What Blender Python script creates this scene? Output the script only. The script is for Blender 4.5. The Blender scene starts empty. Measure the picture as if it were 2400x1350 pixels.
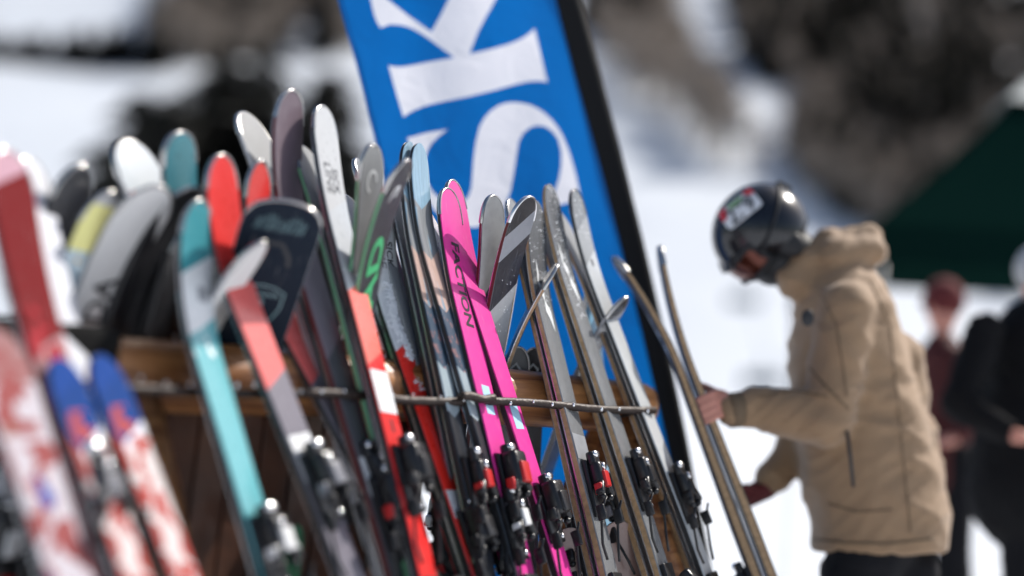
import bpy, bmesh, math, random
import numpy as np
from mathutils import Vector, Matrix, noise
from mathutils.geometry import tessellate_polygon
R = math.radians
random.seed(7)
scene = bpy.context.scene
COL = scene.collection

# ------------------------------------------------------------------ camera
LENS, YAW, PITCH, HOR, CAMZ = 51.5, R(22), R(12), 1110.0, 0.90
F = 2400 * LENS / 36.0
AX = Vector((math.sin(YAW)*math.cos(PITCH), math.cos(YAW)*math.cos(PITCH), math.sin(PITCH)))
RT = Vector((math.cos(YAW), -math.sin(YAW), 0))
UP = RT.cross(AX).normalized()
CX = 1200 + F*math.tan(YAW)/math.cos(PITCH)
CY = HOR - F*math.tan(PITCH)
CAM = Vector((0, 0, CAMZ))
cd = bpy.data.cameras.new('camera'); cam = bpy.data.objects.new('camera', cd); COL.objects.link(cam)
cam.matrix_world = Matrix(((RT.x, UP.x, -AX.x, CAM.x), (RT.y, UP.y, -AX.y, CAM.y), (RT.z, UP.z, -AX.z, CAM.z), (0, 0, 0, 1)))
cd.lens = LENS; cd.sensor_width = 36; cd.sensor_fit = 'HORIZONTAL'
cd.shift_x = (1200 - CX)/2400; cd.shift_y = (CY - 675)/2400
cd.clip_end = 6000; cd.clip_start = 0.05
scene.camera = cam

def ray(px, py):
    return AX + RT*((px-CX)/F) + UP*((CY-py)/F)
def at(px, py, Y):
    d = ray(px, py); return CAM + d*(Y/d.y)
def proj(p):
    d = Vector(p) - CAM; z = d.dot(AX)
    return CX + F*d.dot(RT)/z, CY - F*d.dot(UP)/z

cd.dof.use_dof = True
cd.dof.focus_distance = (at(1120, 620, 4.05) - CAM).dot(AX)
cd.dof.aperture_fstop = 0.55
cd.dof.aperture_blades = 0
scene.cycles.use_denoising = True
scene.cycles.max_bounces = 8
scene.cycles.sample_clamp_indirect = 8
scene.cycles.caustics_reflective = False
scene.cycles.caustics_refractive = False

# ------------------------------------------------------------------ light
SUN = Vector((0.57, 0.36, 0.74)).normalized()
w = bpy.data.worlds.new('World'); scene.world = w; w.use_nodes = True
nt = w.node_tree; nt.nodes.clear()
sky = nt.nodes.new('ShaderNodeTexSky'); sky.sky_type = 'NISHITA'; sky.sun_disc = False
sky.sun_elevation = math.asin(SUN.z); sky.sun_rotation = math.atan2(SUN.x, SUN.y)
sky.air_density = 1.0; sky.dust_density = 2.0
bg = nt.nodes.new('ShaderNodeBackground'); bg.inputs[1].default_value = 0.095
wo = nt.nodes.new('ShaderNodeOutputWorld')
nt.links.new(sky.outputs[0], bg.inputs[0]); nt.links.new(bg.outputs[0], wo.inputs[0])
sl = bpy.data.lights.new('sun', 'SUN'); sl.energy = 5.0; sl.angle = R(0.53); sl.color = (1, .95, .88)
so = bpy.data.objects.new('sun', sl); COL.objects.link(so)
so.rotation_euler = SUN.to_track_quat('Z', 'Y').to_euler()
scene.view_settings.view_transform = 'Standard'; scene.view_settings.look = 'None'
scene.view_settings.exposure = 0.2; scene.view_settings.gamma = 1.0

# ------------------------------------------------------------------ helpers
def tag(o, label=None, cat=None, group=None, kind=None):
    if label: o['label'] = label
    if cat: o['category'] = cat
    if group: o['group'] = group
    if kind: o['kind'] = kind
    return o
def empty(name, M=None, loc=None):
    o = bpy.data.objects.new(name, None); COL.objects.link(o); o.empty_display_size = .1
    if M is not None: o.matrix_world = M
    if loc is not None: o.location = loc
    return o
def link(name, me, mat=None, parent=None, smooth=None):
    if mat is not None:
        for m in (mat if isinstance(mat, (list, tuple)) else [mat]): me.materials.append(m)
    if smooth is not None:
        me.polygons.foreach_set('use_smooth', [smooth]*len(me.polygons))
    o = bpy.data.objects.new(name, me); COL.objects.link(o)
    if parent: o.parent = parent
    return o
def mesh(name, V, Fc, mat=None, parent=None, smooth=False, uv=None, flip=False):
    me = bpy.data.meshes.new(name); me.from_pydata([tuple(v) for v in V], [], Fc); me.update()
    if uv is not None:
        l = me.uv_layers.new(name='UVMap')
        idx = np.empty(len(me.loops), dtype=np.int32); me.loops.foreach_get('vertex_index', idx)
        l.data.foreach_set('uv', np.array(uv, dtype=np.float32)[idx].ravel())
    return link(name, me, mat, parent, smooth)
class MB:
    """collects pieces of one part"""
    def __init__(s): s.bm = bmesh.new()
    def box(s, c, d, rot=None, bev=0):
        M = Matrix.Translation(Vector(c)) @ (rot.to_4x4() if rot else Matrix.Identity(4)) @ Matrix.Diagonal((d[0], d[1], d[2], 1))
        g = bmesh.ops.create_cube(s.bm, size=1, matrix=M)
        if bev:
            es = list({e for v in g['verts'] for e in v.link_edges})
            bmesh.ops.bevel(s.bm, geom=es, offset=bev, segments=2, affect='EDGES', profile=.6)
        return s
    def cyl(s, a, b, r0, r1=None, seg=12, caps=True):
        a, b = Vector(a), Vector(b); r1 = r0 if r1 is None else r1
        d = b-a; q = d.to_track_quat('Z', 'Y').to_matrix().to_4x4()
        M = Matrix.Translation((a+b)/2) @ q
        bmesh.ops.create_cone(s.bm, cap_ends=caps, segments=seg, radius1=r0, radius2=r1, depth=d.length, matrix=M)
        return s
    def ball(s, c, r, sc=(1, 1, 1), rot=None, u=14, v=9):
        M = Matrix.Translation(Vector(c)) @ (rot.to_4x4() if rot else Matrix.Identity(4)) @ Matrix.Diagonal((sc[0], sc[1], sc[2], 1))
        bmesh.ops.create_uvsphere(s.bm, u_segments=u, v_segments=v, radius=r, matrix=M); return s
    def tube(s, pts, rad, seg=8):
        pts = [Vector(p) for p in pts]; n = len(pts)
        rad = rad if isinstance(rad, (list, tuple)) else [rad]*n
        rings = []
        ref = Vector((0, 0, 1)) if abs((pts[-1]-pts[0]).normalized().z) < .9 else Vector((1, 0, 0))
        for i, p in enumerate(pts):
            t = (pts[min(i+1, n-1)]-pts[max(i-1, 0)]).normalized()
            x = t.cross(ref).normalized(); y = t.cross(x)
            rings.append([s.bm.verts.new(p+x*math.cos(2*math.pi*k/seg)*rad[i]+y*math.sin(2*math.pi*k/seg)*rad[i]) for k in range(seg)])
        for i in range(n-1):
            for k in range(seg):
                s.bm.faces.new((rings[i][k], rings[i][(k+1) % seg], rings[i+1][(k+1) % seg], rings[i+1][k]))
        s.bm.faces.new(rings[0][::-1]); s.bm.faces.new(rings[-1]); return s
    def poly(s, pts, depth):   # extruded outline; depth is a Vector
        a = [s.bm.verts.new(p) for p in pts]; b = [s.bm.verts.new(Vector(p)+depth) for p in pts]; n = len(pts)
        s.bm.faces.new(a[::-1]); s.bm.faces.new(b)
        for i in range(n): s.bm.faces.new((a[i], a[(i+1) % n], b[(i+1) % n], b[i]))
        return s
    def mesh(s, name):
        me = bpy.data.meshes.new(name); bmesh.ops.recalc_face_normals(s.bm, faces=s.bm.faces)
        s.bm.to_mesh(me); s.bm.free(); return me
    def build(s, name, mat, parent=None, smooth=True):
        return link(name, s.mesh(name), mat, parent, smooth)

def rgb(r, g, b):
    f = lambda c: ((c/255+.055)/1.055)**2.4 if c > 10 else c/255/12.92
    return (f(r), f(g), f(b), 1)
def pmat(name, col, rough=.5, metal=0., coat=0., bump=None, var=None, spec=.5, trans=0., sheen=0.):
    """principled with optional fine noise in colour (var=(scale,amount)) and bump (scale,strength)"""
    m = bpy.data.materials.new(name); m.use_nodes = True; t = m.node_tree; p = t.nodes['Principled BSDF']
    p.inputs['Base Color'].default_value = col if len(col) == 4 else (*col, 1)
    p.inputs['Roughness'].default_value = rough; p.inputs['Metallic'].default_value = metal
    p.inputs['Coat Weight'].default_value = coat; p.inputs['Coat Roughness'].default_value = .12
    p.inputs['Specular IOR Level'].default_value = spec
    p.inputs['Sheen Weight'].default_value = sheen
    tc = t.nodes.new('ShaderNodeTexCoord')
    if var:
        n = t.nodes.new('ShaderNodeTexNoise'); n.inputs['Scale'].default_value = var[0]; n.inputs['Detail'].default_value = 6
        t.links.new(tc.outputs['Object'], n.inputs['Vector'])
        mx = t.nodes.new('ShaderNodeMix'); mx.data_type = 'RGBA'; mx.blend_type = 'MULTIPLY'; mx.inputs[0].default_value = 1
        mr = t.nodes.new('ShaderNodeMapRange'); mr.inputs[1].default_value = .3; mr.inputs[2].default_value = .7
        mr.inputs[3].default_value = 1-var[1]; mr.inputs[4].default_value = 1+var[1]*.5
        t.links.new(n.outputs[0], mr.inputs[0])
        mx.inputs[6].default_value = col if len(col) == 4 else (*col, 1)
        t.links.new(mr.outputs[0], mx.inputs[7]); t.links.new(mx.outputs[2], p.inputs['Base Color'])
    if bump:
        n = t.nodes.new('ShaderNodeTexNoise'); n.inputs['Scale'].default_value = bump[0]; n.inputs['Detail'].default_value = 5
        t.links.new(tc.outputs['Object'], n.inputs['Vector'])
        b = t.nodes.new('ShaderNodeBump'); b.inputs['Strength'].default_value = bump[1]; b.inputs['Distance'].default_value = .01
        t.links.new(n.outputs[0], b.inputs['Height']); t.links.new(b.outputs[0], p.inputs['Normal'])
    return m
def N(t, typ, **kw):
    n = t.nodes.new(typ)
    for k, v in kw.items(): setattr(n, k, v)
    return n
def math_(t, op, a, b=None):
    n = t.nodes.new('ShaderNodeMath'); n.operation = op
    for i, v in enumerate((a, b)):
        if v is None: continue
        if isinstance(v, (int, float)): n.inputs[i].default_value = v
        else: t.links.new(v, n.inputs[i])
    return n.outputs[0]

def topmat(name, bands, zig=0.0, slant=0.0, rough=.28, weave=0.0, pattern=None, metal=0., coat=.6, grain=0., spec=.4):
    """printed sheet: colour bands run down the ski (UV v = metres from the tip, u = metres across)"""
    m = bpy.data.materials.new(name); m.use_nodes = True; t = m.node_tree; L = t.links; p = t.nodes['Principled BSDF']
    uvn = N(t, 'ShaderNodeUVMap'); sx = N(t, 'ShaderNodeSeparateXYZ'); L.new(uvn.outputs[0], sx.inputs[0])
    u, v = sx.outputs[0], sx.outputs[1]
    vv = v
    if slant: vv = math_(t, 'ADD', vv, math_(t, 'MULTIPLY', u, slant))
    if zig:
        vv = math_(t, 'ADD', vv, math_(t, 'MULTIPLY', math_(t, 'ABSOLUTE', math_(t, 'ADD', u, .012)), zig))
    ramp = N(t, 'ShaderNodeValToRGB'); ramp.color_ramp.interpolation = 'CONSTANT'
    L.new(math_(t, 'DIVIDE', vv, 2.0), ramp.inputs[0])
    cr = ramp.color_ramp; pos = 0.
    cr.elements[0].position = 0; cr.elements[0].color = bands[0][1]
    cr.elements.remove(cr.elements[1])
    for i, (end, c) in enumerate(bands[:-1]):
        e = cr.elements.new(min(end/2, 1)); e.color = bands[i+1][1]
    col = ramp.outputs[0]
    if pattern:                       # (colour, scale, threshold, v0, v1, stretch): blotches between v0 and v1
        for (pc, sc, th, v0, v1, st) in pattern:
            mp = N(t, 'ShaderNodeMapping'); mp.inputs['Scale'].default_value = (sc, sc*st, 1); L.new(uvn.outputs[0], mp.inputs[0])
            nz = N(t, 'ShaderNodeTexNoise'); nz.inputs['Scale'].default_value = 1; nz.inputs['Detail'].default_value = 3; nz.inputs['Distortion'].default_value = .8
            L.new(mp.outputs[0], nz.inputs['Vector'])
            msk = math_(t, 'GREATER_THAN', nz.outputs[0], th)
            msk = math_(t, 'MULTIPLY', msk, math_(t, 'MULTIPLY', math_(t, 'GREATER_THAN', v, v0), math_(t, 'LESS_THAN', v, v1)))
            mx = N(t, 'ShaderNodeMix', data_type='RGBA'); L.new(msk, mx.inputs[0]); L.new(col, mx.inputs[6]); mx.inputs[7].default_value = pc
            col = mx.outputs[2]
    # scuffs and dried water marks
    tn = N(t, 'ShaderNodeTexNoise'); tn.inputs['Scale'].default_value = 60; tn.inputs['Detail'].default_value = 8
    L.new(uvn.outputs[0], tn.inputs['Vector'])
    mr = N(t, 'ShaderNodeMapRange'); mr.inputs[1].default_value = .35; mr.inputs[2].default_value = .75; mr.inputs[3].default_value = .96; mr.inputs[4].default_value = 1.03
    L.new(tn.outputs[0], mr.inputs[0])
    mx = N(t, 'ShaderNodeMix', data_type='RGBA', blend_type='MULTIPLY'); mx.inputs[0].default_value = 1
    L.new(col, mx.inputs[6]); L.new(mr.outputs[0], mx.inputs[7]); col = mx.outputs[2]
    rg = N(t, 'ShaderNodeMapRange'); rg.inputs[1].default_value = .3; rg.inputs[2].default_value = .8
    rg.inputs[3].default_value = rough*.95; rg.inputs[4].default_value = min(rough*1.15, 1); L.new(tn.outputs[0], rg.inputs[0])
    L.new(rg.outputs[0], p.inputs['Roughness'])
    if weave:
        a = math_(t, 'SINE', math_(t, 'MULTIPLY', math_(t, 'ADD', u, v), 1500)); b = math_(t, 'SINE', math_(t, 'MULTIPLY', math_(t, 'SUBTRACT', u, v), 1500))
        ck = math_(t, 'MULTIPLY', a, b)
        bp = N(t, 'ShaderNodeBump'); bp.inputs['Strength'].default_value = .35; bp.inputs['Distance'].default_value = .0006
        L.new(ck, bp.inputs['Height']); L.new(bp.outputs[0], p.inputs['Normal'])
        w1 = N(t, 'ShaderNodeMapRange'); w1.inputs[1].default_value = -1; w1.inputs[2].default_value = 1; w1.inputs[3].default_value = 1-weave; w1.inputs[4].default_value = 1+weave
        L.new(ck, w1.inputs[0])
        mx = N(t, 'ShaderNodeMix', data_type='RGBA', blend_type='MULTIPLY'); mx.inputs[0].default_value = 1
        L.new(col, mx.inputs[6]); L.new(w1.outputs[0], mx.inputs[7]); col = mx.outputs[2]
    if grain:
        mp = N(t, 'ShaderNodeMapping'); mp.inputs['Scale'].default_value = (260, 6, 1); L.new(uvn.outputs[0], mp.inputs[0])
        g = N(t, 'ShaderNodeTexNoise'); g.inputs['Scale'].default_value = 1; g.inputs['Detail'].default_value = 4; L.new(mp.outputs[0], g.inputs['Vector'])
        w1 = N(t, 'ShaderNodeMapRange'); w1.inputs[1].default_value = .3; w1.inputs[2].default_value = .7; w1.inputs[3].default_value = 1-grain; w1.inputs[4].default_value = 1+grain
        L.new(g.outputs[0], w1.inputs[0])
        mx = N(t, 'ShaderNodeMix', data_type='RGBA', blend_type='MULTIPLY'); mx.inputs[0].default_value = 1
        L.new(col, mx.inputs[6]); L.new(w1.outputs[0], mx.inputs[7]); col = mx.outputs[2]
    mp = N(t, 'ShaderNodeMapping'); mp.inputs['Scale'].default_value = (520, 14, 1); mp.inputs['Rotation'].default_value = (0, 0, .12); L.new(uvn.outputs[0], mp.inputs[0])
    sc_ = N(t, 'ShaderNodeTexNoise'); sc_.inputs['Scale'].default_value = 1; sc_.inputs['Detail'].default_value = 2; L.new(mp.outputs[0], sc_.inputs['Vector'])
    sm_ = N(t, 'ShaderNodeMapRange'); sm_.inputs[1].default_value = .66; sm_.inputs[2].default_value = .72; sm_.inputs[3].default_value = 0; sm_.inputs[4].default_value = .3; L.new(sc_.outputs[0], sm_.inputs[0])
    mx = N(t, 'ShaderNodeMix', data_type='RGBA'); L.new(sm_.outputs[0], mx.inputs[0]); L.new(col, mx.inputs[6]); mx.inputs[7].default_value = (.5, .5, .5, 1); col = mx.outputs[2]
    L.new(col, p.inputs['Base Color']); p.inputs['Metallic'].default_value = metal
    p.inputs['Coat Weight'].default_value = coat; p.inputs['Coat Roughness'].default_value = .15; p.inputs['Specular IOR Level'].default_value = spec
    return m

def text_mesh(s, size=1.0, bold=.0, align='CENTER', shear=0., sx=1.):
    c = bpy.data.curves.new('t', 'FONT'); c.body = s; c.size = size; c.offset = bold; c.align_x = align; c.align_y = 'CENTER'; c.shear = shear
    c.resolution_u = 4
    o = bpy.data.objects.new('t', c); COL.objects.link(o)
    dg = bpy.context.evaluated_depsgraph_get(); dg.update()
    me = o.evaluated_get(dg).to_mesh()
    V = [Vector((v.co.x*sx, v.co.y, 0)) for v in me.vertices]; Fc = [tuple(p.vertices) for p in me.polygons]
    o.evaluated_get(dg).to_mesh_clear()
    bpy.data.objects.remove(o); bpy.data.curves.remove(c)
    return V, Fc

# ------------------------------------------------------------------ common materials
M = {}
M['edge'] = pmat('steel edge', (.55, .55, .57), .25, 1.0, bump=(300, .1))
M['darkedge'] = pmat('blackened steel edge', (.06, .06, .06), .5, .5)
M['chrome'] = pmat('bright metal', (.75, .75, .77), .18, 1.0)
M['guard'] = pmat('brushed tip guard', (.5, .49, .48), .22, .95)
M['darkguard'] = pmat('dark tip guard', (.09, .09, .1), .3, .6)
M['base_black'] = pmat('black ski base', (.015, .015, .017), .35, var=(60, .3))
M['base_white'] = pmat('white ski base', (.27, .28, .29), .3, var=(20, .1))
M['base_grey'] = pmat('grey ski base', (.3, .31, .33), .3, var=(20, .2))
M['base_blue'] = pmat('pale blue ski base', (.45, .62, .72), .3, var=(20, .15))
M['side_black'] = pmat('black sidewall', (.018, .018, .02), .4)
M['side_green'] = pmat('green sidewall', (.18, .45, .25), .4)
M['side_red'] = pmat('dark red sidewall', (.12, .02, .02), .4)
M['side_grey'] = pmat('grey sidewall', (.3, .3, .32), .35)
M['side_wood'] = pmat('ash wood sidewall', (.46, .29, .15), .5, coat=.1, var=(80, .3))
M['plastic'] = pmat('black binding plastic', (.014, .014, .016), .28, bump=(150, .1))
M['plastic_grey'] = pmat('grey binding plastic', (.2, .2, .22), .3)
M['plastic_white'] = pmat('white binding plastic', (.7, .7, .7), .3)
M['plastic_red'] = pmat('red binding plastic', (.5, .02, .02), .3)
M['ink_black'] = pmat('black ink', (.02, .02, .025), .35)
M['ink_white'] = pmat('white ink', (.75, .77, .78), .35)
M['ink_green'] = pmat('green ink', (.08, .48, .2), .35)
M['ink_teal'] = pmat('faded teal ink', (.22, .36, .38), .4)
M['ink_olive'] = pmat('olive ink', (.09, .1, .035), .4)
M['sticker_blue'] = pmat('pale blue sticker', (.42, .66, .85), .4)
M['sticker_white'] = pmat('white sticker', (.75, .76, .78), .4, var=(60, .1))
M['snow_clump'] = pmat('clinging snow', (.86, .88, .92), .6, bump=(120, .6))
M['rust'] = pmat('rusty steel bar', (.03, .018, .014), .5, .3, bump=(60, .4), var=(25, .4))
# ------------------------------------------------------------------ terrain
def sstep(a, b, x):
    t = min(max((x-a)/(b-a), 0), 1); return t*t*(3-2*t)
def H(x, y):
    r = math.hypot(x, y)
    if y < 1: return 0.
    ax = x/y
    d = y + 6*noise.noise((x*.012, y*.012, 3)) 
    z = .5*(math.log1p(math.exp(min((d-125)/10, 50)))*10 if d < 600 else d-125)
    cap_l = 58.5 - 40*max(0, -ax-.31)+3*noise.noise((x*.02, 0, 1)); cap_r = 100. + 60*sstep(.0, .15, ax)*(1-sstep(500, 700, y))
    k = sstep(-.235, -.17, ax)
    cap = cap_l*(1-k)+cap_r*k
    z = min(z, cap) if z < cap-4 else cap-4+4*(1-math.exp(-(z-cap+4)/4))
    if y > 700:                       # the far range
        z += (y-700)*.6*(1-sstep(1500, 2600, y)) if y < 1500 else 480*(1-sstep(1800, 2800, y))
    z += .5*noise.noise((x*.06, y*.06, 0))*sstep(30, 120, y)
    return z
def ground_hit(px, py):
    d = ray(px, py); d = d/d.y; y = 20.
    prev = y
    while y < 1500:
        p = CAM+d*y
        if p.z < H(p.x, p.y):
            lo, hi = prev, y
            for _ in range(12):
                m_ = (lo+hi)/2; p = CAM+d*m_
                if p.z < H(p.x, p.y): hi = m_
                else: lo = m_
            return CAM+d*hi
        prev = y; y *= 1.02
    return None

snow = bpy.data.materials.new('snow'); snow.use_nodes = True
t = snow.node_tree; p = t.nodes['Principled BSDF']; p.inputs['Roughness'].default_value = .65
p.inputs['Base Color'].default_value = (.83, .86, .9, 1)
tc = N(t, 'ShaderNodeTexCoord'); n1 = N(t, 'ShaderNodeTexNoise'); n1.inputs['Scale'].default_value = .12; n1.inputs['Detail'].default_value = 8
t.links.new(tc.outputs['Object'], n1.inputs[0])
cr = N(t, 'ShaderNodeValToRGB'); cr.color_ramp.elements[0].position = .35; cr.color_ramp.elements[0].color = (.66, .70, .76, 1)
cr.color_ramp.elements[1].position = .6; cr.color_ramp.elements[1].color = (.70, .74, .79, 1)
t.links.new(n1.outputs[0], cr.inputs[0]); t.links.new(cr.outputs[0], p.inputs['Base Color'])
n2 = N(t, 'ShaderNodeTexNoise'); n2.inputs['Scale'].default_value = 2.5; n2.inputs['Detail'].default_value = 8
t.links.new(tc.outputs['Object'], n2.inputs[0])
b = N(t, 'ShaderNodeBump'); b.inputs['Strength'].default_value = .5; b.inputs['Distance'].default_value = .12
t.links.new(n2.outputs[0], b.inputs['Height']); t.links.new(b.outputs[0], p.inputs['Normal'])
M['snow'] = snow

def terrain():
    ys = [0, 1, 2, 3, 4, 5, 6, 8, 10, 14, 20, 30, 45, 60, 80] + list(range(90, 300, 5)) + list(range(300, 700, 20)) + list(range(700, 1500, 50)) + list(range(1500, 3001, 150))
    V, Fc = [], []
    na = 150
    for y in ys:
        for i in range(na+1):
            a = -0.9+1.8*i/na
            x = a*max(y, 8)*1.0
            z = H(x, y)
            if y < 30: z += .03*noise.noise((x*.8, y*.8, 0))-.02
            V.append((x, y, z))
    for j in range(len(ys)-1):
        for i in range(na):
            a = j*(na+1)+i; Fc.append((a, a+1, a+na+2, a+na+1))
    o = mesh('snow_ground', V, Fc, M['snow'], smooth=True); tag(o, kind='structure')
    V = [(-3000, -600, -.05), (3000, -600, -.05), (3000, 3000, -.05), (-3000, 3000, -.05)]
    o = mesh('ground', V, [(0, 1, 2, 3)], M['snow']); tag(o, kind='structure')
terrain()

# ------------------------------------------------------------------ trees
M['bark'] = pmat('dark bark', (.05, .04, .033), .9, var=(3, .4))
M['needle'] = pmat('spruce needles', (.045, .046, .04), .8, var=(1.5, .5))
M['aspen'] = pmat('grey aspen bark', (.4, .34, .29), .8, var=(2, .35))
M['twig'] = pmat('brown aspen twigs', (.38, .32, .27), .85, var=(2, .3))
def conifer_meshes(seed, h=1.0, dense=1.0):
    rnd = random.Random(seed); b = MB(); b.cyl((0, 0, 0), (0, 0, .97), .018, .002, 6)
    tr = b.mesh('trunk'); tr.materials.append(M['bark'])
    V, Fc = [], []; nl = int(34*dense); lean = rnd.uniform(-.01, .01)
    for l in range(nl):
        z = .07+.92*(l/nl)**.95; rr = .2*(1-z)**.52+.014
        for k in range(int(14 + 8*(1-z))):
            a = rnd.uniform(0, 6.283); r = rr*rnd.uniform(.55, 1.15); dz = -r*rnd.uniform(.25, .6); wd = r*rnd.uniform(.3, .5)
            c, s = math.cos(a), math.sin(a); i = len(V); z2 = z+rnd.uniform(-.015, .015)
            V += [(lean*z2, 0, z2), (c*r*.6-s*wd, s*r*.6+c*wd, z2+dz*.45), (c*r, s*r, z2+dz), (c*r*.6+s*wd, s*r*.6-c*wd, z2+dz*.45-.01)]
            Fc += [(i, i+1, i+2), (i, i+2, i+3)]
    me = bpy.data.meshes.new('crown'); me.from_pydata(V, [], Fc); me.materials.append(M['needle']); return tr, me
def aspen_meshes(seed):
    rnd = random.Random(seed); b = MB()
    pts = [(0, 0, 0), (rnd.uniform(-.02, .02), 0, .35), (rnd.uniform(-.03, .03), .01, .7), (rnd.uniform(-.03, .03), 0, .98)]
    b.tube(pts, [.017, .013, .008, .002], 5); tr = b.mesh('trunk'); tr.materials.append(M['aspen'])
    V, Fc = [], []
    def stick(a, d, r):
        i = len(V); s = d.cross(Vector((0, 0, 1))).normalized()*r; q = d.cross(s).normalized()*r
        V.extend([tuple(a+s), tuple(a-s*.5+q), tuple(a-s*.5-q), tuple(a+d)]); Fc.extend([(i, i+1, i+3), (i+1, i+2, i+3), (i+2, i, i+3)])
    for k in range(34):
        z = rnd.uniform(.3, .95); a = rnd.uniform(0, 6.283); l = (.22*(1.05-z)+.04)*rnd.uniform(.7, 1.3)
        o_ = Vector((0, 0, z)); d = Vector((math.cos(a)*l, math.sin(a)*l, l*rnd.uniform(.6, 1.3)))
        stick(o_, d, .006)
        for q in range(7):
            f = rnd.uniform(.25, 1); d2 = (d.normalized()+Vector((rnd.uniform(-1, 1), rnd.uniform(-1, 1), rnd.uniform(-.2, .9)))*.8)*l*.45
            stick(o_+d*f, d2, .0045)
    me = bpy.data.meshes.new('crown'); me.from_pydata(V, [], Fc); me.materials.append(M['twig']); return tr, me
CON = [conifer_meshes(i) for i in range(5)]; ASP = [aspen_meshes(20+i) for i in range(5)]
def tree(kind, p, h, label, group, i=0, wide=1.0):
    tr, cr_ = (CON if kind == 'spruce_tree' else ASP)[i % 5]
    r = empty(kind, loc=p); r.scale = (h*wide, h*wide, h); r.rotation_euler = (0, 0, random.uniform(0, 6.28))
    tag(r, label, 'tree', group)
    link('trunk', tr, parent=r); link('crown', cr_, parent=r)
    return r
# tall spruces standing on the flat behind the rack
for i, (px, top, Y, wd, lab) in enumerate([
    (362, 195, 62, 1.0, 'dark spruce at the left end of the spruce row behind the teal ski tip'),
    (408, 205, 58, .9, 'dark spruce second from the left end of the spruce row'),
    (452, 190, 66, .9, 'shorter spruce rising behind the space between the teal and red tips'),
    (505, 175, 64, .9, 'dark spruce rising behind the taller red ski tip'),
    (535, 255, 70, 1.2, 'stout spruce between the taller red tip and the pale ski tip'),
    (562, 120, 60, 1.0, 'tallest dark spruce behind the pale ski tip that points left'),
    (610, 225, 60, 1.1, 'dark spruce just left of the tall mauve ski'),
    (648, 95, 72, .8, 'slim dark spruce behind the tip of the tall mauve ski'),
    (690, 400, 66, .9, 'low dark spruce between the mauve ski and the tall white ski'),
    (797, 150, 60, .95, 'narrow dark spruce standing alone between the white ski tip and the blue flag'),
    (822, 330, 70, .9, 'small dark spruce tight against the left edge of the blue flag'),
    (735, 420, 72, .8, 'low spruce behind the tall white ski'),
    (325, 640, 66, 1.0, 'low spruce behind the black ski, farthest left')]):
    b_ = at(px, top, Y); tree('spruce_tree', (b_.x, b_.y, 0), b_.z, lab, 'tall spruces behind the ski rack', i, wd*1.45 if px < 700 else wd*1.3)
rnd = random.Random(3)
# spruces along the crest at the far left
for i in range(44):
    ax = (-60+i*10+rnd.uniform(-5, 5)-1200)/3867; y = 243+rnd.uniform(-5, 6); x = ax*y
    tree('spruce_tree', (x, y, H(x, y)-.3), rnd.uniform(2.8, 5.2)*(1+.5*sstep(.3, .22, -ax)), 'small dark spruce in the line of spruces along the snowy crest at upper left', 'spruces along the crest', i, 1.4)
def inpoly(x, y, P):
    c = False; n = len(P)
    for i in range(n):
        x1, y1 = P[i]; x2, y2 = P[i-1]
        if (y1 > y) != (y2 > y) and x < (x2-x1)*(y-y1)/(y2-y1)+x1: c = not c
    return c
def scatter(P, n, seed):
    r_ = random.Random(seed); xs = [q[0] for q in P]; ys = [q[1] for q in P]; out = []
    k = 0
    while len(out) < n and k < n*30:
        k += 1; x, y = r_.uniform(min(xs), max(xs)), r_.uniform(min(ys), max(ys))
        if not inpoly(x, y, P): continue
        g = ground_hit(x, y)
        if g: out.append((g, r_))
    return out
for i, (g, r_) in enumerate(scatter([(1390, 150), (1420, 30), (1590, 60), (1640, 240), (1790, 420), (1690, 400), (1560, 290), (1470, 240)], 110, 5)):
    tree('aspen_tree', (g.x, g.y, g.z-.2), r_.uniform(8, 13), 'bare grey aspen on the snowy slope just right of the blue flag', 'bare aspens right of the flag', i, 1.5)
for i, (g, r_) in enumerate(scatter([(340, 165), (360, 60), (660, 30), (650, 150)], 70, 6)):
    tree('aspen_tree', (g.x, g.y, g.z-.2), r_.uniform(7, 11), 'bare brown aspen on the hill above the spruce row left of the flag', 'bare aspens left of the flag', i, 1.5)
def forest(name, P, n, kinds, hr, seed, label, wide=1.2):
    Vs, Fs, mi, off = [], [], [], 0
    for i, (g, r_) in enumerate(scatter(P, n, seed)):
        k = kinds[i % len(kinds)]; pair = (CON if k else ASP)[r_.randrange(5)]
        h = r_.uniform(*hr)*(1 if k else .85); a = r_.uniform(0, 6.28); ca, sa = math.cos(a), math.sin(a)
        for q, me in enumerate(pair):
            co = np.empty(len(me.vertices)*3); me.vertices.foreach_get('co', co); co = co.reshape(-1, 3)
            w_ = h*wide; x = co[:, 0]*ca*w_-co[:, 1]*sa*w_+g.x; y = co[:, 0]*sa*w_+co[:, 1]*ca*w_+g.y; z = co[:, 2]*h+g.z-.3
            Vs.append(np.stack([x, y, z], 1)); fs = [tuple(v+off for v in pl.vertices) for pl in me.polygons]
            Fs += fs; mi += [(0 if k else 2)+q]*len(fs); off += len(co)
    me = bpy.data.meshes.new(name); me.from_pydata(np.concatenate(Vs).tolist(), [], Fs)
    for m_ in ('bark', 'needle', 'aspen', 'twig'): me.materials.append(M[m_])
    me.polygons.foreach_set('material_index', mi)
    o = link(name, me); tag(o, label, 'forest', kind='stuff'); return o
forest('spruce_forest', [(1700, 60), (1730, -120), (2480, -120), (2480, 520), (2200, 470), (1880, 230), (1760, 180)], 800, [1, 0, 1, 0], (9, 14), 11, 'dark mixed spruce forest covering the mountainside at upper right')
forest('aspen_grove', [(1850, 300), (1960, 230), (2200, 300), (2480, 520), (2480, 700), (2060, 560), (1850, 430)], 620, [0, 0, 0, 0, 1], (7, 11), 12, 'tan grove of bare aspens on the slope below the dark forest')
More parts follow.
